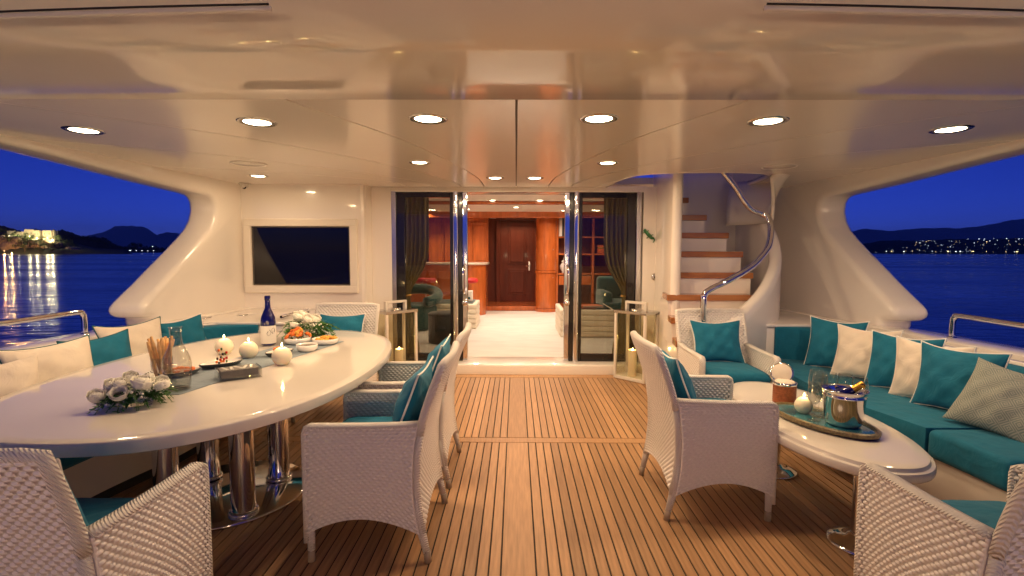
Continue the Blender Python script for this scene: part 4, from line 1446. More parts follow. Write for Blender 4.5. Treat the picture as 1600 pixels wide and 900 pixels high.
def rounded_slab(name, prof, outline, m, parent):
    """prof: (inset, z) pairs from the centre of the underside round to the centre of the top"""
    bm = bmesh.new()
    n = len(outline)
    rings = []
    for (ins, z) in prof:
        ring = []
        for i in range(n):
            p, q, r = Vector(outline[i - 1]), Vector(outline[i]), Vector(outline[(i + 1) % n])
            t = (r - p).normalized()
            nn = Vector((t.y, -t.x))
            ring.append(bm.verts.new((q.x - nn.x * ins, q.y - nn.y * ins, z)))
        rings.append(ring)
    for A, B in zip(rings, rings[1:]):
        for k in range(n):
            bm.faces.new((A[k], A[(k + 1) % n], B[(k + 1) % n], B[k]))
    bm.faces.new(rings[0][::-1])
    bm.faces.new(rings[-1])
    o = bm_obj(name, bm, m, parent)
    set_angle_smooth(o, 40)
    return o

def build_tables():
    t = thing('dining_table', 'large glossy white oval dining table on four chrome columns', 'table', (-1.68, 3.085, 0.0))
    e = [(0.04, 0.686), (0.008, 0.687), (0.002, 0.690), (0.0, 0.696), (0.0, 0.732), (0.0015, 0.737), (0.006, 0.740), (0.06, 0.7405)]
    rounded_slab('tabletop', e, superell(0.835, 1.325, 2.35, 120), M['table'], t)
    lathe('base_plate', [(0, 0.022), (0.425, 0.022), (0.433, 0.018), (0.436, 0.010), (0.43, 0.001), (0, 0.001)], M['chrome'], t, 72, (-0.0, -0.18, 0))
    for x, y, zr in ((0.22, -0.02, 0.03), (-0.215, -0.02, 0.03), (0.22, -0.475 + 0.04, 0.03), (-0.215, -0.40, 0.03)):
        c = lathe('column', [(0.061, 0.024), (0.061, 0.6855)], M['chrome'], t, 40, (x, y, 0))
        lathe('collar_ring', [(0.061, 0.024), (0.073, 0.026), (0.076, 0.034), (0.071, 0.042), (0.061, 0.044)], M['chrome'], c, 40, (x, y, 0))
    t = thing('coffee_table', 'low white oval coffee table on two chrome pedestals', 'table', (1.69, 2.90, 0.0))
    e = [(0.05, 0.432), (0.012, 0.434), (0.004, 0.440), (0.0, 0.448), (0.0, 0.470), (0.004, 0.478), (0.018, 0.482), (0.020, 0.486), (0.024, 0.497), (0.034, 0.501), (0.08, 0.502)]
    rounded_slab('tabletop', e, superell(0.35, 0.765, 2.2, 100), M['table'], t)
    for y in (-0.47, 0.37):
        c = lathe('pedestal', [(0.0375, 0.02), (0.0375, 0.432)], M['chrome'], t, 28, (0.0, y, 0))
        lathe('pedestal_foot', [(0.0375, 0.05), (0.052, 0.046), (0.058, 0.034), (0.10, 0.026), (0.135, 0.018), (0.142, 0.008), (0.140, 0.001), (0, 0.001)], M['chrome'], c, 40, (0.0, y, 0))
build_tables()

# ------------------------------------------------------------------ candles and lanterns
def ball_candle(lab, loc, r=0.052, group=None):
    t = thing('ball_candle', lab, 'candle', loc, 0, group)
    prof = [(0, 0), (r * 0.5, 0.0)]
    for k in range(2, 15):
        a = -math.pi / 2 + math.pi * k / 16
        prof.append((r * math.cos(a), r * 0.93 + r * math.sin(a)))
    prof += [(r * 0.30, r * 1.87), (0.004, r * 1.86), (0, r * 1.86)]
    lathe('wax', prof, M['wax'], t, 32)
    flame(t, r * 1.86, 0.35, 0.85)
    return t

def flame(t, z, power=0.35, k=1.0):
    tube('wick', [(0, 0, z - 0.002), (0.0006, 0, z + 0.006), (0.002, 0, z + 0.010)], 0.0009, M['wick'], t, 6)
    lathe('flame', [(0, 0.0), (0.0042 * k, 0.003), (0.0058 * k, 0.008), (0.0045 * k, 0.015 * k), (0.002 * k, 0.021 * k), (0, 0.026 * k)], M['flame'], t, 12, (0.001, 0, z + 0.006))
    point_light('flame_light', (0.0, 0, z + 0.035), power, (1.0, 0.62, 0.22), 0.006, t)

TZ = 0.7415
GC = 'round lit candles on the dining table'
ball_candle('round lit cream candle behind the fruit skewers', (-1.925, 3.33, TZ), 0.056, GC)
ball_candle('round lit cream candle in front of the blue bottle, middle of the row', (-1.705, 3.22, TZ), 0.056, GC)
ball_candle('round lit cream candle nearest the table rim, mirrored in the top', (-1.405, 3.03, TZ), 0.057, GC)
ball_candle('round lit cream candle on the blue tray of the coffee table', (1.617, 2.83, 0.527), 0.047)

def build_lanterns():
    for s, lab in ((-1, 'tall cream framed glass candle lantern left of the doors'), (1, 'tall cream framed glass candle lantern right of the doors')):
        t = thing('lantern', lab, 'lantern', (s * 1.34, 5.66, 0.001), s * R(-47), 'glass lanterns flanking the doors')
        w, d, h = 0.405, 0.26, 0.78
        for a in (-1, 1):
            for b in (-1, 1):
                box('corner_post', (a * (w / 2 - 0.014), b * (d / 2 - 0.014), h / 2 - 0.01), (0.028, 0.028, h - 0.06), M['lacquer_matt'], t, 0.003)
        box('bottom_tray', (0, 0, 0.022), (w, d, 0.036), M['lacquer_matt'], t, 0.004)
        box('top_plate', (0, 0, h - 0.022), (w + 0.01, d + 0.01, 0.032), M['steel'], t, 0.004)
        for a in (-1, 1):
            box('pane', (a * (w / 2 - 0.013), 0, h / 2), (0.004, d - 0.06, h - 0.085), M['clear'], t)
            box('pane', (0, a * (d / 2 - 0.013), h / 2), (w - 0.06, 0.004, h - 0.085), M['clear'], t)
        bm = bmesh.new()
        hw, hz = 0.125, h + 0.10
        add_box(bm, (-hw, 0, h + 0.044), (0.026, 0.045, 0.1), 0.003, 1)
        add_box(bm, (hw, 0, h + 0.044), (0.026, 0.045, 0.1), 0.003, 1)
        add_box(bm, (0, 0, h + 0.0805), (2 * hw - 0.027, 0.043, 0.026), 0.003, 1)
        bm_obj('handle', bm, M['lacquer_matt'], t)
        lathe('vent_cap', [(0.06, 0.0), (0.055, 0.018), (0, 0.02)], M['steel'], t, 20, (0, 0, h - 0.006))
        c = thing('pillar_candle', 'lit tall cream pillar candle inside the %s lantern' % ('left' if s < 0 else 'right'), 'candle', (s * 1.30, 5.64, 0.042), 0, 'pillar candles in the lanterns')
        lathe('wax', [(0, 0), (0.046, 0), (0.047, 0.01), (0.047, 0.285), (0.043, 0.295), (0.038, 0.286), (0.005, 0.279), (0, 0.279)], M['wax'], c, 28)
        flame(c, 0.279, 1.2, 1.3)
build_lanterns()

# ------------------------------------------------------------------ things on the dining table
def small(name, lab, cat, bmf, m, loc, group=None, smooth=True, rz=0):
    bm = bmesh.new()
    bmf(bm)
    o = bm_obj(name, bm, m, None, smooth)
    o.location = loc
    o.rotation_euler = (0, 0, rz)
    return tag(o, lab, cat, group)

def fern(bm, base, yaw, length, droop, rs):
    b = Vector(base)
    n = 9
    for k in range(1, n + 1):
        t = k / n
        p = b + Vector((math.cos(yaw) * length * t, math.sin(yaw) * length * t, 0.02 * math.sin(math.pi * t) - droop * t * t))
        wid = 0.034 * math.sin(math.pi * min(1.0, t * 0.85 + 0.12))
        for s in (-1, 1):
            d = Vector((math.cos(yaw + s * 1.1), math.sin(yaw + s * 1.1), rs.uniform(-0.9, 0.5)))
            a = Vector((math.cos(yaw), math.sin(yaw), 0)) * 0.0075
            q = p + d * wid
            v = [bm.verts.new(p - a), bm.verts.new(p + d * wid * 0.5 - a * 1.3 + Vector((0, 0, 0.002))), bm.verts.new(q), bm.verts.new(p + d * wid * 0.5 + a * 1.3 + Vector((0, 0, 0.002)))]
            bm.faces.new(v)
    add_tube(bm, [b + Vector((math.cos(yaw) * length * t, math.sin(yaw) * length * t, 0.02 * math.sin(math.pi * t) - droop * t * t)) for t in (0, 0.33, 0.66, 1)], 0.0012, 5)

def rose(name, parent, c, r, rs, m, core=None):
    """nested cupped petals, the outer ones flaring open"""
    bm = bmesh.new()
    c = Vector(c)
    tilt = Matrix.Rotation(rs.uniform(-0.2, 0.8), 3, 'X') @ Matrix.Rotation(rs.uniform(-0.5, 0.5), 3, 'Y')
    layers = ((1.0, 5, 62, 0.22), (0.84, 5, 46, 0.12), (0.66, 4, 34, 0.05), (0.46, 3, 24, 0.0), (0.26, 3, 12, 0.0))
    if core:
        layers = ((1.0, 6, 66, 0.25), (0.9, 6, 58, 0.2))
    for (k, n, top, flare) in layers:
        for i in range(n):
            a0 = 2 * math.pi * (i + rs.uniform(-0.12, 0.12)) / n + k * 7
            wd = 2 * math.pi / n * 0.72
            G, H = 6, 5
            grid = []
            for u in range(G + 1):
                row = []
                uu = u / G * 2 - 1
                for v in range(H + 1):
                    vv = v / H
                    th = R(125 - (125 - top) * vv * (1 - 0.10 * uu * uu))
                    ph = a0 + uu * wd * (0.55 + 0.45 * math.sin(vv * 2.4))
                    rr = r * k * (0.90 + flare * vv ** 4 + 0.06 * math.sin(5 * uu + 2 * i) * vv ** 2)
                    p = Vector((rr * math.sin(th) * math.cos(ph), rr * math.sin(th) * math.sin(ph), rr * math.cos(th) * 0.9 + r * (1 - k) * 0.55))
                    row.append(bm.verts.new(c + tilt @ p))
                grid.append(row)
            for u in range(G):
                for v in range(H):
                    bm.faces.new((grid[u][v], grid[u + 1][v], grid[u + 1][v + 1], grid[u][v + 1]))
    o = bm_obj(name, bm, m, parent, True)
    sd = o.modifiers.new('thickness', 'SOLIDIFY')
    sd.thickness = 0.001
    if core:
        lathe('flower_centre', [(0, 0.30 * r), (0.24 * r, 0.22 * r), (0.28 * r, 0.0), (0.1 * r, -0.1 * r), (0, -0.1 * r)], core, o, 12, (c.x, c.y, c.z))
    return o

def flowers(lab, loc, rz, k, blooms, nfern, seed, group):
    rs = random.Random(seed)
    t = thing('flower_arrangement', lab, 'flowers', loc, rz, group)
    t.scale = (k, k, k)
    lathe('bowl', [(0, 0.002), (0.06, 0.002), (0.085, 0.018), (0.095, 0.034), (0.091, 0.034), (0.08, 0.02), (0.05, 0.008), (0, 0.008)], M['glassware'], t, 28)
    for i in range(nfern):
        a = 2 * math.pi * i / nfern + rs.uniform(-0.2, 0.2)
        bm = bmesh.new()
        fern(bm, (0.03 * math.cos(a), 0.03 * math.sin(a), 0.062 + rs.uniform(-0.02, 0.035)), a, rs.uniform(0.10, 0.165), rs.uniform(0.03, 0.10), rs)
        bm_obj('fern_frond', bm, M['leaf'], t, False)
    V, F = [], []
    for i in range(70):
        a = rs.uniform(0, 6.28)
        d0 = rs.uniform(0.05, 0.12)
        b = Vector((d0 * math.cos(a), d0 * math.sin(a) * 0.8, rs.uniform(0.025, 0.085)))
        out = Vector((math.cos(a + rs.uniform(-0.6, 0.6)), math.sin(a + rs.uniform(-0.6, 0.6)), rs.uniform(-0.9, 0.4))).normalized()
        side = out.cross(Vector((rs.uniform(-0.4, 0.4), rs.uniform(-0.4, 0.4), 1))).normalized()
        L, wd = rs.uniform(0.03, 0.055), rs.uniform(0.008, 0.013)
        up = side.cross(out) * 0.004
        k0 = len(V)
        V += [b, b + out * L * 0.4 + side * wd + up, b + out * L + up * -1, b + out * L * 0.4 - side * wd + up, b + out * L * 0.45 - up]
        F += [(k0, k0 + 1, k0 + 4), (k0 + 1, k0 + 2, k0 + 4), (k0 + 2, k0 + 3, k0 + 4), (k0 + 3, k0, k0 + 4)]
    tag(mesh_obj('foliage', V, F, M['leaf'], t, False), kind='stuff')
    for (x, y, z, r, core) in blooms:
        rose('bloom', t, (x, y, z), r, rs, M['petal'], M['ink'] if core else None)
    bm = bmesh.new()
    for i in range(90):
        a = rs.uniform(0, 6.28); d = rs.uniform(0.02, 0.115)
        bmesh.ops.create_icosphere(bm, subdivisions=1, radius=rs.uniform(0.004, 0.008), matrix=Matrix.Translation((d * math.cos(a), d * math.sin(a), 0.085 + rs.uniform(-0.025, 0.03) - d * 0.25)))
    tag(bm_obj('blossom_sprays', bm, M['petal'], t, True), kind='stuff')
    return t

flowers('low arrangement of white roses, anemone and fern at the near end of the table', (-1.70, 2.24, TZ), 0.3, 0.95,
        [(0.045, -0.05, 0.108, 0.046, False), (-0.03, -0.10, 0.075, 0.036, True), (-0.125, -0.075, 0.065, 0.036, False), (-0.09, -0.01, 0.095, 0.036, False), (0.115, -0.02, 0.085, 0.036, False),
         (-0.03, 0.03, 0.115, 0.036, False), (0.03, 0.06, 0.105, 0.034, False), (-0.045, -0.045, 0.112, 0.030, False), (0.09, 0.05, 0.085, 0.032, False), (-0.10, 0.06, 0.075, 0.030, False)], 34, 3, 'white flower arrangements on the dining table')
flowers('white flower arrangement behind the prawn bowl by the blue bottle', (-1.62, 3.95, TZ), 1.4, 1.35,
        [(0.03, -0.03, 0.11, 0.03, False), (-0.05, -0.03, 0.12, 0.03, False), (0.08, 0.02, 0.10, 0.03, False), (-0.02, 0.05, 0.13, 0.032, False), (0.05, 0.06, 0.13, 0.03, False), (-0.1, 0.02, 0.09, 0.028, False)], 24, 5, 'white flower arrangements on the dining table')

def build_dining_items():
    # runner
    a = R(0)
    rn = [(-1.92, 2.42), (-1.60, 2.38), (-1.30, 3.83), (-1.66, 3.90)]
    t = prism('table_runner', rn, TZ, TZ + 0.002, M['runner'])
    tag(t, 'blue grey cloth runner lying along the dining table', 'table runner')
    z = TZ + 0.0045
    # carafe
    t = thing('carafe', 'clear glass carafe half full of water beside the flowers', 'carafe', (-1.665, 2.47, TZ))
    out = [(0, 0.002), (0.052, 0.002), (0.058, 0.008), (0.060, 0.05), (0.063, 0.10), (0.064, 0.13), (0.058, 0.165), (0.042, 0.20), (0.028, 0.235), (0.025, 0.27), (0.026, 0.30), (0.030, 0.312)]
    inn = [(r - 0.0028, z2) for r, z2 in out[:0:-1] if r > 0.01][:-1] + [(0.05, 0.010), (0, 0.010)]
    lathe('glass_body', out + inn, M['glassware'], t, 40)
    lathe('water', [(0, 0.0115), (0.05, 0.0115), (0.0555, 0.05), (0.0585, 0.095), (0, 0.095)], M['glassware'], t, 36)
    # breadsticks in a glass jar
    c = (-1.90, 2.70)
    t = thing('breadstick_jar', 'straight clear glass jar full of breadsticks', 'jar', (c[0], c[1], TZ))
    lathe('glass_body', [(0, 0.001), (0.048, 0.001), (0.050, 0.004), (0.050, 0.115), (0.048, 0.115), (0.048, 0.007), (0, 0.007)], M['glassware'], t, 32)
    rs = random.Random(4)
    for i in range(14):
        a = 2 * math.pi * i / 13.0 + rs.uniform(-0.2, 0.2)
        r0, r1 = (0.030, 0.058) if i < 10 else (0.012, 0.03)
        L = rs.uniform(0.20, 0.235)
        p0 = Vector((-r0 * math.cos(a + 0.9), -r0 * math.sin(a + 0.9), 0.0095)) if i % 2 else Vector((r0 * math.cos(a + 0.5), r0 * math.sin(a + 0.5), 0.0095))
        p1 = Vector((r1 * math.cos(a), r1 * math.sin(a), L))
        def f(bm, p0=p0, p1=p1):
            pts = [p0.lerp(p1, q / 7) + Vector((rs.uniform(-1, 1), rs.uniform(-1, 1), 0)) * 0.0012 for q in range(8)]
            add_tube(bm, pts, [0.0062, 0.0085, 0.0088, 0.0084, 0.009, 0.0086, 0.0086, 0.0062], 8)
        small('breadstick', 'golden breadstick standing in the clear glass jar', 'breadstick', f, M['bread'], (c[0], c[1], TZ), 'breadsticks in the glass jar')
    # canape platter and prawn plates
    def boat(name, lab, loc, rz, L, Wd, m_out, m_in, h=0.026):
        t = thing(name, lab, 'plate', loc, rz)
        ol = superell(L / 2, Wd / 2, 1.7, 40)
        e = [(0.035, 0.0), (0.02, 0.001), (0.004, h * 0.6), (0.0, h)]
        rounded_slab('shell', e + [(0.005, h + 0.001), (0.012, h * 0.6), (0.03, h * 0.45)], ol, m_out, t)
        rounded_slab('lining', [(0.03, h * 0.46), (0.012, h * 0.62), (0.006, h + 0.0012), (0.012, h * 0.66), (0.032, h * 0.5)], ol, m_in, t)
        return t
    boat('oval_plate', 'dark rimmed oval plate holding upright fruit skewers', (-1.735, 2.965, z), R(50), 0.24, 0.135, M['dark_glaze'], M['porcelain'])
    boat('oval_plate', 'dark rimmed oval plate of salmon bites behind the carafe', (-1.83, 2.74, z), R(60), 0.22, 0.125, M['dark_glaze'], M['porcelain'])
    boat('oval_plate', 'small dark rimmed plate of shrimp canapes behind the nearest candle', (-1.545, 3.30, z), R(60), 0.20, 0.12, M['dark_glaze'], M['porcelain'])
    rs = random.Random(9)
    def blob(r, sx=1.0, sy=0.8, sz=0.7):
        def f(bm):
            bmesh.ops.create_icosphere(bm, subdivisions=2, radius=r, matrix=Matrix.Diagonal((sx, sy, sz, 1)))
            for v in bm.verts:
                v.co += v.co.normalized() * rs.uniform(-0.12, 0.12) * r
        return f
    for i in range(9):
        small('salmon_bite', 'orange salmon bite on the oval plate behind the carafe', 'food', blob(0.016), M['prawn'], (-1.83 + rs.uniform(-0.04, 0.04), 2.74 + rs.uniform(-0.06, 0.06), z + 0.026 + rs.uniform(0, 0.012)), 'salmon bites', rz=rs.uniform(0, 6))
    for i in range(9):
        small('shrimp_canape', 'red orange shrimp canape on the small plate behind the nearest candle', 'food', blob(0.015), M['prawn'], (-1.545 + rs.uniform(-0.035, 0.035), 3.30 + rs.uniform(-0.05, 0.05), z + 0.026 + rs.uniform(0, 0.018)), 'shrimp canapes', rz=rs.uniform(0, 6))
    for i, (dx, dy) in enumerate(((0.0, 0.0), (-0.022, -0.012), (0.018, 0.026), (0.004, -0.036), (-0.006, 0.032))):
        t = thing('fruit_skewer', 'upright skewer of red and dark fruit on the oval plate', 'skewer', (-1.735 + dx, 2.965 + dy, z + 0.013), rs.uniform(0, 6), 'fruit skewers')
        lean = rs.uniform(0.006, 0.03)
        hh = rs.uniform(0.055, 0.095)
        tube('stick', [(0, 0, 0), (lean, 0, hh)], 0.0011, M['bread'], t, 6)
        for k in range(3):
            q = (0.14, 0.34 + 0.1 * rs.random(), 0.9)[k]
            box('fruit_piece', (lean * q, 0, hh * q + 0.003), (0.012, 0.010, 0.015), M[rs.choice(('herb', 'tomato', 'olive', 'tomato', 'prawn'))], t, 0.003, 2, rot=Matrix.Rotation(rs.uniform(0, 3), 3, 'Z'))
    # acrylic box
    t = thing('acrylic_box', 'clear acrylic box with a grey core and pearl strips on top', 'box', (-1.50, 2.72, TZ), R(38))
    w, d, h = 0.21, 0.13, 0.055
    box('core', (0, 0, 0.012 + 0.022), (w - 0.03, d - 0.03, 0.040), M['slate_box'], t, 0.002)
    bm = bmesh.new()
    for a in (-1, 1):
        add_box(bm, (a * (w / 2 - 0.004), 0, h / 2), (0.008, d, h), 0.001, 1)
        add_box(bm, (0, a * (d / 2 - 0.004), h / 2), (w - 0.017, 0.008, h - 0.002), 0.001, 1)
    add_box(bm, (0, 0, 0.005), (w - 0.018, d - 0.018, 0.008), 0.001, 1)
    bm_obj('clear_case', bm, M['acrylic'], t)
    for k in range(5):
        box('pearl_strip', (-0.064 + 0.032 * k, rs.uniform(-0.006, 0.006), 0.0555), (0.014, 0.075, 0.003), M['pearl'], t, 0.001, rot=Matrix.Rotation(R(rs.uniform(-30, 30)), 3, 'Z'))
    # bottle
    t = thing('wine_bottle', 'dark blue glass bottle with a plain white label', 'bottle', (-1.79, 3.66, z))
    lathe('glass_body', [(0, 0.002), (0.045, 0.002), (0.050, 0.008), (0.051, 0.17), (0.048, 0.20), (0.034, 0.235), (0.021, 0.265), (0.018, 0.30), (0.018, 0.345), (0, 0.345)], M['cobalt'], t, 36)
    lathe('cap', [(0.0185, 0.325), (0.0205, 0.327), (0.0205, 0.352), (0.017, 0.356), (0, 0.356)], M['cobalt'], t, 24)
    lathe('paper_label', [(0.0516, 0.015), (0.0518, 0.016), (0.0518, 0.142), (0.0516, 0.143)], M['paper'], t, 36)
    sk = []
    for k in range(40):
        u = k / 39
        an = R(-78 + 70 * u + 9 * math.sin(u * 25))
        sk.append((0.0522 * math.cos(an), 0.0522 * math.sin(an), 0.085 + 0.018 * math.sin(u * 19) + 0.03 * u))
    tube('label_scrawl', sk, 0.0009, M['ink'], t, 5)
    # bowls of fried food and the dip
    def bowl(lab, loc, r, h, food=None):
        t = thing('serving_bowl', lab, 'bowl', loc)
        lathe('body', [(0, 0), (r * 0.75, 0), (r * 0.92, h * 0.25), (r, h), (r * 0.96, h), (r * 0.88, h * 0.3), (r * 0.7, h * 0.12), (0, h * 0.1)], M['porcelain'], t, 36)
        return t
    bowl('white bowl heaped with orange prawn crackers', (-1.61, 3.73, z), 0.095, 0.045)
    bowl('wide white bowl of yellow fried batter bites', (-1.40, 3.72, z), 0.095, 0.040)
    b = bowl('small white bowl of dark dipping sauce', (-1.425, 3.45, z), 0.070, 0.045)
    lathe('dipping_sauce', [(0, 0.036), (0.0655, 0.036)], M['sauce'], b, 32)
    for i in range(26):
        a = rs.uniform(0, 6.28); d = rs.uniform(0, 0.075)
        def f(bm):
            pts = [Vector((math.cos(q) * 0.02, math.sin(q) * 0.012, math.sin(q * 0.5) * 0.03)) for q in np.linspace(0, 2.4, 6)]
            add_tube(bm, pts, [0.004, 0.011, 0.013, 0.011, 0.008, 0.003], 7)
        o = small('prawn_cracker', 'curled orange cracker heaped in the white bowl by the flowers', 'food', f, M['prawn'] if i % 3 else M['fry'], (-1.61 + d * math.cos(a), 3.73 + d * math.sin(a), z + 0.035 + 0.05 * (1 - d / 0.08) + rs.uniform(0, 0.01)), 'orange crackers')
        o.rotation_euler = (rs.uniform(-0.7, 0.7), rs.uniform(-0.7, 0.7), rs.uniform(0, 6.28))
    for i in range(16):
        a = rs.uniform(0, 6.28); d = rs.uniform(0, 0.07)
        small('fried_bite', 'yellow battered bite in the wide white bowl', 'food', blob(0.021, 1.2, 0.9, 0.6), M['fry'], (-1.40 + d * math.cos(a), 3.72 + d * math.sin(a), z + 0.036 + 0.012 * (1 - d / 0.07)), 'battered bites', rz=a)
build_dining_items()

# ------------------------------------------------------------------ things on the coffee table
def build_coffee_items():
    z0 = 0.5025
    t = thing('tray', 'long oval blue glazed tray with a mottled shell rim', 'tray', (1.665, 2.735, z0), R(-68))
    ol = superell(0.295, 0.165, 2.0, 64)
    rounded_slab('rim', [(0.06, 0.002), (0.02, 0.003), (0.004, 0.010), (0.0, 0.020), (0.0, 0.030), (0.006, 0.034), (0.018, 0.034), (0.024, 0.026), (0.05, 0.024)], ol, M['tray_rim'], t)
    rounded_slab('glazed_bed', [(0.024, 0.0245), (0.028, 0.0262), (0.05, 0.0265)], ol, M['tray_blue'], t)
    zt = z0 + 0.0275
    # ice bucket
    t = thing('ice_bucket', 'polished steel ice bucket on the blue tray', 'ice bucket', (1.715, 2.635, zt))
    lathe('body', [(0, 0.001), (0.070, 0.001), (0.080, 0.008), (0.086, 0.03), (0.098, 0.150), (0.1005, 0.152), (0.101, 0.158), (0.098, 0.160), (0.101, 0.178), (0.108, 0.184), (0.108, 0.189), (0.101, 0.188), (0.096, 0.175), (0.083, 0.03), (0.074, 0.012), (0, 0.010)], M['chrome'], t, 48)
    c = thing('champagne_bottle', 'dark bottle with gold foil neck lying in the ice bucket', 'bottle', (1.715, 2.635, zt + 0.1))
    rot = Matrix.Rotation(R(52), 3, Vector((0.55, 0.85, 0)).normalized())
    lathe('glass_body', [(0, -0.06), (0.036, -0.06), (0.037, 0.03), (0.030, 0.05), (0.016, 0.085)], M['cobalt'], c, 20, (-0.022, 0.015, 0.042), rot)
    lathe('foil', [(0.0165, 0.07), (0.0178, 0.085), (0.0178, 0.115), (0.020, 0.118), (0.020, 0.132), (0.014, 0.139), (0, 0.14)], M['gold'], c, 18, (-0.022, 0.015, 0.042), rot)
    # stem glasses
    pos = [(1.60, 2.70), (1.66, 2.76), (1.735, 2.80), (1.80, 2.765), (1.83, 2.69), (1.705, 2.87)]
    labs = ['left of the ice bucket, largest in view', 'just behind the bucket on the left', 'behind the middle of the bucket', 'behind the bucket on the right', 'right of the bucket rim', 'farthest back of the cluster']
    g0 = None
    for i, ((x, y), lab) in enumerate(zip(pos, labs)):
        lab = 'clear empty wine glass ' + lab
        if g0 is None:
            g0 = t = thing('wine_glass', lab, 'glass', (x, y, zt), 0, 'wine glasses around the ice bucket')
            lathe('glass_bowl', [(0.0, 0.085), (0.012, 0.088), (0.032, 0.112), (0.0365, 0.135), (0.034, 0.17), (0.029, 0.205), (0.0283, 0.205), (0.0332, 0.17), (0.0355, 0.135), (0.031, 0.113), (0.010, 0.091), (0, 0.089)], M['glassware'], t, 28)
            lathe('stem', [(0.0028, 0.008), (0.0026, 0.05), (0.004, 0.085)], M['glassware'], t, 12)
            lathe('foot', [(0, 0.001), (0.031, 0.001), (0.032, 0.0025), (0.012, 0.006), (0.003, 0.011)], M['glassware'], t, 28)
        else:
            t = copy_tree(g0)
            t.location = (x, y, zt)
            t['label'] = lab
            t.scale = (1.12, 1.12, 1.15)
    # wicker jar with hinged lid
    t = thing('wicker_jar', 'brown rattan wrapped jar with its pale lid tipped open', 'jar', (1.645, 3.09, z0))
    bm = bmesh.new()
    n, rows = 72, 26
    rings = []
    for j in range(rows * 3 + 1):
        z = 0.12 * j / (rows * 3)
        ring = []
        for k in range(n):
            a = 2 * math.pi * k / n
            wv = weave(a * 0.065 * 1.0, z * 2.6)
            r = 0.063 + 0.0028 * float(wv)
            ring.append(bm.verts.new((r * math.cos(a), r * math.sin(a), z)))
        rings.append(ring)
    for A, B in zip(rings, rings[1:]):
        for k in range(n):
            bm.faces.new((A[k], A[(k + 1) % n], B[(k + 1) % n], B[k]))
    bm.faces.new(rings[0][::-1])
    bm_obj('rattan_body', bm, M['rattan'], t, True)
    lathe('metal_collar', [(0.064, 0.118), (0.068, 0.122), (0.068, 0.135), (0.064, 0.138), (0.056, 0.138), (0.055, 0.125)], M['chrome'], t, 36)
    lathe('cloth_liner', [(0.055, 0.137), (0.05, 0.142), (0.03, 0.145), (0, 0.146)], M['cream'], t, 30)
    rot = Matrix.Rotation(R(-28), 3, 'Z') @ Matrix.Rotation(R(-112), 3, 'X')
    lathe('lid', [(0, 0.0), (0.060, 0.0), (0.066, 0.004), (0.067, 0.012), (0.063, 0.019), (0, 0.024)], M['chrome'], t, 36, (0.012, 0.062, 0.176), rot)
    lathe('lid_lining', [(0, -0.003), (0.054, -0.003), (0.057, -0.0005)], M['cream'], t, 32, (0.012, 0.062, 0.176), rot)
build_coffee_items()

# ------------------------------------------------------------------ the shores
def noise1(x, seed):
    r = 0.0
    a = 1.0
    for k in range(5):
        r += a * math.sin(x * (1.0 + 1.17 * k) * (1.7 ** k) * 0.35 + seed * (k + 1.3))
        a *= 0.5
    return r

def ridge(name, pts, y, depth, rough, m, seed, kind='structure', nx=120, ny=10):
    """terrain strip: pts = (x, crest height) profile, real depth behind and before the crest"""
    xs = [p[0] for p in pts]; hs = [p[1] for p in pts]
    V, F = [], []
    for j in range(ny + 1):
        v = j / ny * 2 - 1
        for i in range(nx + 1):
            x = xs[0] + (xs[-1] - xs[0]) * i / nx
            h = float(np.interp(x, xs, hs))
            k = max(0.0, 1 - abs(v) ** 1.6)
            z = -3.2 + (h + 3.0) * k * (1 + rough * 0.35 * noise1(i * 0.9 + j * 2.1, seed) * (1 - 0.0 * k)) 
            V.append((x * (1 + v * depth / y), y + v * depth, z))
    for j in range(ny):
        for i in range(nx):
            a = j * (nx + 1) + i
            F.append((a, a + 1, a + nx + 2, a + nx + 1))
    o = mesh_obj(name, V, F, m, None, True)
    o['kind'] = kind
    return o

def px(p, y):
    return (p - 806) / 800.0 * y

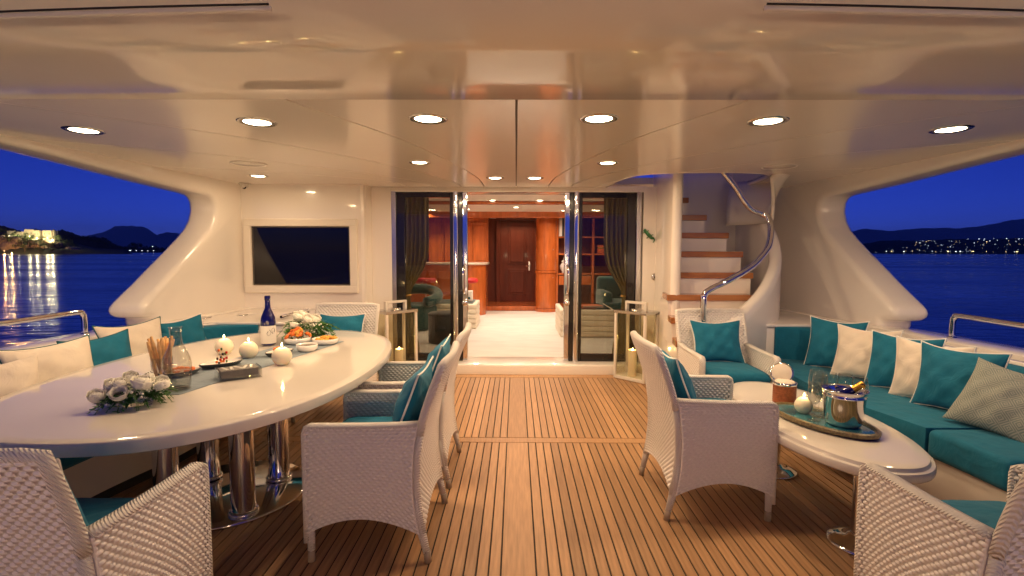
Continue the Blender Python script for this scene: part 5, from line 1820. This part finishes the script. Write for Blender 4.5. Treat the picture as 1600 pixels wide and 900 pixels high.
def build_left_shore():
    Y0 = 600.0
    # wooded headland; crest heights in metres at 600 m
    ridge('headland', [(px(-260, Y0), 30), (px(-60, Y0), 36), (px(0, Y0), 27), (px(40, Y0), 23), (px(90, Y0), 17), (px(118, Y0), 9), (px(150, Y0), 3), (px(190, Y0), 1), (px(205, Y0), -3)], Y0, 90, 0.25, M['hill'], 3, nx=100, ny=16)
    # low tree covered tongue behind
    ridge('hill', [(px(60, 900), 30), (px(90, 900), 33), (px(130, 900), 27), (px(165, 900), 19), (px(185, 900), 8), (px(215, 900), 4), (px(300, 900), 3), (px(420, 900), 2)], 900, 60, 0.3, M['hill'], 5)
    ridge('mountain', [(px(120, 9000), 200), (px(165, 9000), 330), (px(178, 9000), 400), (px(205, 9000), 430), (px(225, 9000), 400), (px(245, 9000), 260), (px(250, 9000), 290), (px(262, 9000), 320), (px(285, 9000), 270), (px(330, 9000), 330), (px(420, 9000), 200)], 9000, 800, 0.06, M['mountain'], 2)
    # cliff below the fort
    def rock(name, lab, x, y, z, s, seed):
        bm = bmesh.new()
        bmesh.ops.create_icosphere(bm, subdivisions=4, radius=1.0)
        for v in bm.verts:
            n = v.co.copy()
            d = 1 + 0.16 * math.sin(5 * n.x + seed) * math.sin(4 * n.z + seed * 2) + 0.08 * math.sin(11 * n.z + 7 * n.x + seed) + 0.05 * math.sin(23 * n.x + 3) * math.sin(19 * n.z)
            v.co = Vector((n.x * s[0], n.y * s[1], n.z * s[2])) * d
        o = bm_obj(name, bm, M['rock'], None, False)
        o.location = (x, y, z)
        tag(o, lab, 'cliff')
    yc = 522.0
    rock('cliff', 'floodlit orange rock cliff at the far left waterline', px(6, yc), yc + 4, 2, (13, 8, 13), 1.0)
    rock('cliff', 'dim grey rock cliff below the lit fort', px(48, yc), yc + 12, 1, (20, 10, 12), 2.6)
    rock('cliff', 'low dark rocks at the foot of the headland, right of the lit cliff', px(88, yc), yc + 15, -1, (16, 8, 5), 4.1)
    yf = 540.0
    fort = thing('fort', 'floodlit pale stone fort on top of the headland', 'fort', (px(44, yf), yf, 12.0))
    ox = px(44, yf)
    segs = ((10, 22, 8.5, 11), (22, 37, 8, 10), (37, 52, 8.5, 12.5), (52, 61, 6.5, 11.5), (66, 80, 5.5, 11.5))
    for a, b, z0, z1 in segs:
        xa, xb = px(a, yf) - ox, px(b, yf) - ox
        w = box('wall', ((xa + xb) / 2, 3, (z0 + z1 + 4) / 2 - 6), (xb - xa - 0.15, 8, z1 - z0 + 4), M['fort_wall'], fort, 0.1)
        nb = int((xb - xa) / 1.6)
        for k in range(nb):
            box('merlon', (xa + 0.8 + k * 1.6, -0.6, z1 - 6 + 2 + 0.45), (0.9, 0.7, 0.9), M['fort_wall'], w)
        for k in range(2):
            box('window', (xa + (k + 0.5) * (xb - xa) / 2, -1.04, z1 - 6.0 + 0.2), (0.8, 0.1, 1.3), M['pane_dark'], w)
    tw = box('watch_tower', (px(80, yf) - ox, 2, 4), (2.2, 2.2, 10), M['fort_wall'], fort, 0.1)
    lathe('cupola', [(1.5, 0), (1.5, 0.5), (0.9, 1.2), (0, 1.9)], M['fort_wall'], tw, 12, (px(80, yf) - ox, 2, 9))
    rs = random.Random(12)
    for i, (p, z, pw) in enumerate(((12, 15.5, 2600), (27, 15.5, 3000), (44, 15, 3600), (56, 12.5, 9000), (72, 13.5, 4000), (80, 11, 6500))):
        t = thing('floodlight', 'bright floodlight shining up the pale fort wall', 'floodlight', (px(p, yf - 8), yf - 8, z), 0, 'floodlights along the fort')
        big = p in (56, 80)
        bm = bmesh.new()
        bmesh.ops.create_icosphere(bm, subdivisions=2, radius=0.75 if big else 0.3)
        bm_obj('lens', bm, M['floodlight'], t, True)
        box('bracket', (0, 0.4, -0.6), (0.4, 0.3, 1.0), M['steel'], t)
        point_light('flood_beam', (0, -1.2, 0.8), pw, (1.0, 0.85, 0.45), 0.5, t)
    for p, z in ((2, 2.0), (14, 0.5)):
        t = thing('floodlight', 'amber floodlight at the foot of the orange cliff', 'floodlight', (px(p, 494), 494, z - 2), 0, 'floodlights under the cliff')
        bm = bmesh.new()
        bmesh.ops.create_icosphere(bm, subdivisions=2, radius=0.2)
        bm_obj('lens', bm, M['street_warm'], t, True)
        box('bracket', (0, 0.3, -0.6), (0.3, 0.3, 1.0), M['steel'], t)
        point_light('flood_beam', (0, 0, 1.0), 17000, (1.0, 0.5, 0.16), 0.5, t)
    # trees
    def tree(lab, x, y, z, h, seed, group):
        rs2 = random.Random(seed)
        t = thing('tree', lab, 'tree', (x, y, z), rs2.uniform(0, 6.28), group)
        bm = bmesh.new()
        add_tube(bm, [(0, 0, -1), (0.1, 0, h * 0.25), (0.2, 0.1, h * 0.6)], [0.06 * h, 0.045 * h, 0.02 * h], 6)
        for k in range(4):
            a = k * 1.57 + seed
            add_tube(bm, [(0.1, 0, h * 0.3), (h * 0.22 * math.cos(a), h * 0.22 * math.sin(a), h * 0.62)], [0.025 * h, 0.008 * h], 5)
        bm_obj('trunk', bm, M['bark'], t)
        V, F = [], []
        cl = [(rs2.uniform(-0.32, 0.32) * h, rs2.uniform(-0.32, 0.32) * h, rs2.uniform(0.38, 0.9) * h, rs2.uniform(0.13, 0.24) * h) for _ in range(9)]
        for k in range(260):
            cx, cy, cz, cr = cl[k % 9]
            d = Vector((rs2.gauss(0, 1), rs2.gauss(0, 1), rs2.gauss(0, 0.8))).normalized() * cr * rs2.uniform(0.6, 1.05)
            p = Vector((cx, cy, cz)) + d
            u = Vector((rs2.gauss(0, 1), rs2.gauss(0, 1), rs2.gauss(0, 1))).normalized()
            w = u.orthogonal().normalized()
            s = 0.045 * h * rs2.uniform(0.6, 1.3)
            i0 = len(V)
            V += [p + u * s, p + w * s * 0.7, p - u * s, p - w * s * 0.7]
            F.append((i0, i0 + 1, i0 + 2, i0 + 3))
        mesh_obj('crown', V, F, M['foliage'], t)
        return t
    protos = []
    lab1 = 'dark bushy tree on the headland around the lit fort'
    k = 0
    for p, yy, zz in [(-14, 530, 18), (-4, 540, 20), (5, 545, 20), (9, 520, 12), (16, 522, 8), (22, 538, 14), (30, 524, 8), (36, 536, 12), (43, 524, 7), (49, 537, 12), (50, 522, 5),
                      (60, 524, 4), (63, 538, 11), (66, 524, 4), (73, 524, 3), (84, 535, 5), (86, 524, 2), (90, 540, 9), (95, 536, 5), (98, 550, 9), (104, 545, 6), (109, 560, 6), (114, 555, 4), (-8, 516, 12), (20, 515, 3), (35, 516, 1), (58, 516, 0), (78, 519, 0), (30, 560, 15), (55, 565, 16), (19, 529, 11), (25, 530, 10), (33, 529, 11), (47, 530, 9), (61, 529, 7), (69, 530, 8), (83, 529, 4), (40, 530, 8)]:
        h = rs.uniform(6, 9.5)
        if len(protos) < 4:
            t = tree(lab1, px(p, yy), yy, zz - 2, 8, 30 + k, 'trees on the headland')
            protos.append(t)
        else:
            t = copy_tree(protos[k % 4])
            t.location = (px(p, yy), yy, zz - 2)
            t.rotation_euler.z = rs.uniform(0, 6.28)
        s = h / 8
        t.scale = (s, s, s * rs.uniform(0.85, 1.1))
        k += 1
    lab2 = 'black tree silhouette on the low shore under the far mountain'
    for i in range(46):
        p = 100 + i * 4.1 + rs.uniform(-1.5, 1.5)
        yy = rs.uniform(820, 880)
        base = float(np.interp(p, [100, 130, 160, 185, 215, 300], [20, 18, 11, 3, 1, 0]))
        t = copy_tree(protos[i % 4])
        t['label'] = lab2
        t['group'] = 'silhouetted shore trees'
        t.location = (px(p, yy), yy, base - 3)
        s = rs.uniform(0.9, 1.35) * (1.5 if 200 < p < 222 else 1.0)
        t.scale = (s, s, s)
        t.rotation_euler.z = rs.uniform(0, 6.28)
    # motor yacht at anchor
    yy = 620.0
    t = thing('motor_yacht', 'long dim motor yacht anchored off the dark left shore', 'yacht', (px(138, yy), yy, -3.0))
    L = px(158, yy) - px(118, yy)
    hull = [(-L / 2, 0), (L / 2 - 2, 0), (L / 2 + 2.5, 3.2), (L / 2 - 3, 3.0), (-L / 2, 2.4)]
    to = lambda x, z, y: (x, y, z)
    prism('hull', hull, -2.6, 2.6, M['house'], t, bevel=0.3, to3=to)
    prism('superstructure', [(-L / 2 + 3, 2.3), (L / 4, 2.7), (L / 5 - 1, 4.3), (-L / 2 + 4.5, 4.6)], -2.0, 2.0, M['house'], t, bevel=0.2, to3=to)
    prism('flybridge', [(-L / 4 - 1, 4.4), (L / 10, 4.3), (L / 14 - 1, 5.6), (-L / 4, 5.7)], -1.6, 1.6, M['house'], t, bevel=0.2, to3=to)
    box('window_band', (-1, -2.02, 3.5), (L * 0.5, 0.1, 0.7), M['pane_dark'], t)
    tube('mast', [(-L / 8, 0, 5.6), (-L / 8 - 0.5, 0, 8)], 0.12, M['steel'], t, 6)
    bm = bmesh.new()
    bmesh.ops.create_icosphere(bm, subdivisions=2, radius=0.55, matrix=Matrix.Translation((L / 2 - 4.6, -2.7, 4.1)))
    bm_obj('deck_lamp', bm, M['street_white'], t, True)
    # quay lamps on the left shore
    for p in [163, 165, 167, 169, 171, 173, 175, 177, 179, 183, 191, 200, 202, 211, 220, 229, 237, 238]:
        yy = 760
        small_lamp('cool white lamp in the row of lights on the dark left shore', px(p, yy), yy, 0.3 + (6 if p == 237 else 0), 0.36 if p < 182 else 0.3, 'street_white', 'lamps on the left shore')

def small_lamp(lab, x, y, z, r, m, group):
    t = thing('shore_lamp', lab, 'lamp', (x, y, z), 0, group)
    bm = bmesh.new()
    bmesh.ops.create_icosphere(bm, subdivisions=1, radius=r)
    bm_obj('globe', bm, M[m], t, True)
    tube('post', [(0, 0, -r), (0, 0, -3.2 - z if z < 2 else -4)], 0.12, M['steel'], t, 5)

def build_right_shore():
    rs = random.Random(31)
    D = 1500.0
    X = lambda p: px(p, D)
    ridge('shore', [(X(1325), 1), (X(1340), 14), (X(1375), 26), (X(1420), 36), (X(1500), 40), (X(1620), 44), (X(1800), 40), (X(1950), 2)], 1620, 160, 0.12, M['hill'], 8)
    Yf = 7000.0
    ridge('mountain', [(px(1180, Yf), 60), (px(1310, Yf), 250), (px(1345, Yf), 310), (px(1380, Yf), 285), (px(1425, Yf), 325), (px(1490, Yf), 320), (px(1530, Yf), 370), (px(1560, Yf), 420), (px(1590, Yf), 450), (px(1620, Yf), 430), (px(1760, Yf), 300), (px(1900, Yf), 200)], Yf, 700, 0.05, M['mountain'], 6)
    # waterfront buildings
    lab = 'small distant town building along the right waterfront'
    spec = [(1383, 26, 9), (1396, 16, 8)] + [(1408 + k * 6.4 + rs.uniform(-2, 2), rs.uniform(9, 20), rs.uniform(6, 15)) for k in range(44)]
    for i, (p, w, h) in enumerate(spec):
        yy = D + rs.uniform(-15, 25) + (70 if i % 3 == 0 else 0)
        zb = -2.6 if i % 3 else rs.uniform(1, 7)
        t = thing('town_building', lab, 'building', (px(p, yy), yy, zb), 0, 'buildings along the right waterfront')
        if i == 0: t['label'] = 'warmly lit villa at the left end of the town across the water'
        box('wall', (0, 6, h / 2), (w, 12, h), M['house'], t)
        box('roof', (0, 6, h + 0.35), (w + 0.8, 12.8, 0.7), M['roof'], t)
        nw = max(2, int(w / 3.2)); nf = max(1, int(h / 3.3))
        for a in range(nw):
            for f in range(nf):
                lit = rs.random() < (0.7 if i == 0 else 0.30)
                box('window', (-w / 2 + (a + 0.5) * w / nw, -0.06, 1.6 + f * 3.2), (1.1, 0.12, 1.4), M['pane_lit' if lit else 'pane_dark'], t)
    # lamps on the waterfront, one by one
    for p in [1380, 1388, 1394, 1397, 1407, 1418, 1421, 1438, 1441, 1456, 1460, 1464, 1475, 1478, 1485, 1487, 1494, 1497, 1512, 1514, 1532, 1534, 1553, 1556, 1559, 1577, 1580, 1582, 1596, 1603, 1612]:
        m = 'street_warm' if rs.random() < 0.62 else 'street_white'
        if p == 1596: m = 'street_teal'
        lb = {'street_warm': 'warm lamp on the far right waterfront, just above the water', 'street_white': 'cool white lamp on the far right waterfront, just above the water', 'street_teal': 'teal glowing lamp on the far right waterfront'}[m]
        small_lamp(lb, px(p, D - 25), D - 25, rs.uniform(0.5, 3.5), rs.uniform(0.65, 1.35), m, 'lamps along the right waterfront')
    # countless hillside lights
    bms = {k: bmesh.new() for k in ('street_white', 'street_warm')}
    for i in range(190):
        p = rs.uniform(1340, 1720)
        v = -0.97 + 1.05 * rs.random() ** 1.3
        h = float(np.interp(p, [1325, 1340, 1375, 1420, 1500, 1620, 1800], [1, 14, 26, 36, 40, 44, 40]))
        zz = -3.2 + (h + 3.0) * (1 - abs(v) ** 1.6) + 2.5
        yy = 1620 + v * 160
        r = rs.choice((0.3, 0.35, 0.4, 0.5, 0.6, 0.9)) * (0.85 if v < -0.7 else 1.0)
        bmesh.ops.create_icosphere(bms['street_white' if rs.random() < 0.6 else 'street_warm'], subdivisions=1, radius=r, matrix=Matrix.Translation((px(p, yy), yy, zz)))
    for k, bm in bms.items():
        o = bm_obj('town_lights', bm, M[k + '_dim'])
        tag(o, 'scatter of %s hillside lights above the far right shore' % ('white' if k == 'street_white' else 'warm'), 'town lights', kind='stuff')
build_left_shore()
build_right_shore()

def build_haze():
    bm = bmesh.new()
    add_box(bm, (0, 5200, 246), (26000, 12400, 502))
    m = bpy.data.materials.new('haze')
    m.use_nodes = True
    nt = m.node_tree
    nt.nodes.remove(nt.nodes['Principled BSDF'])
    v = nt.nodes.new('ShaderNodeVolumePrincipled')
    v.inputs['Color'].default_value = (0.97, 0.98, 1.0, 1)
    v.inputs['Density'].default_value = 0.00007
    nt.links.new(v.outputs[0], nt.nodes['Material Output'].inputs['Volume'])
    o = bm_obj('haze', bm, m)
    o['kind'] = 'stuff'
build_haze()
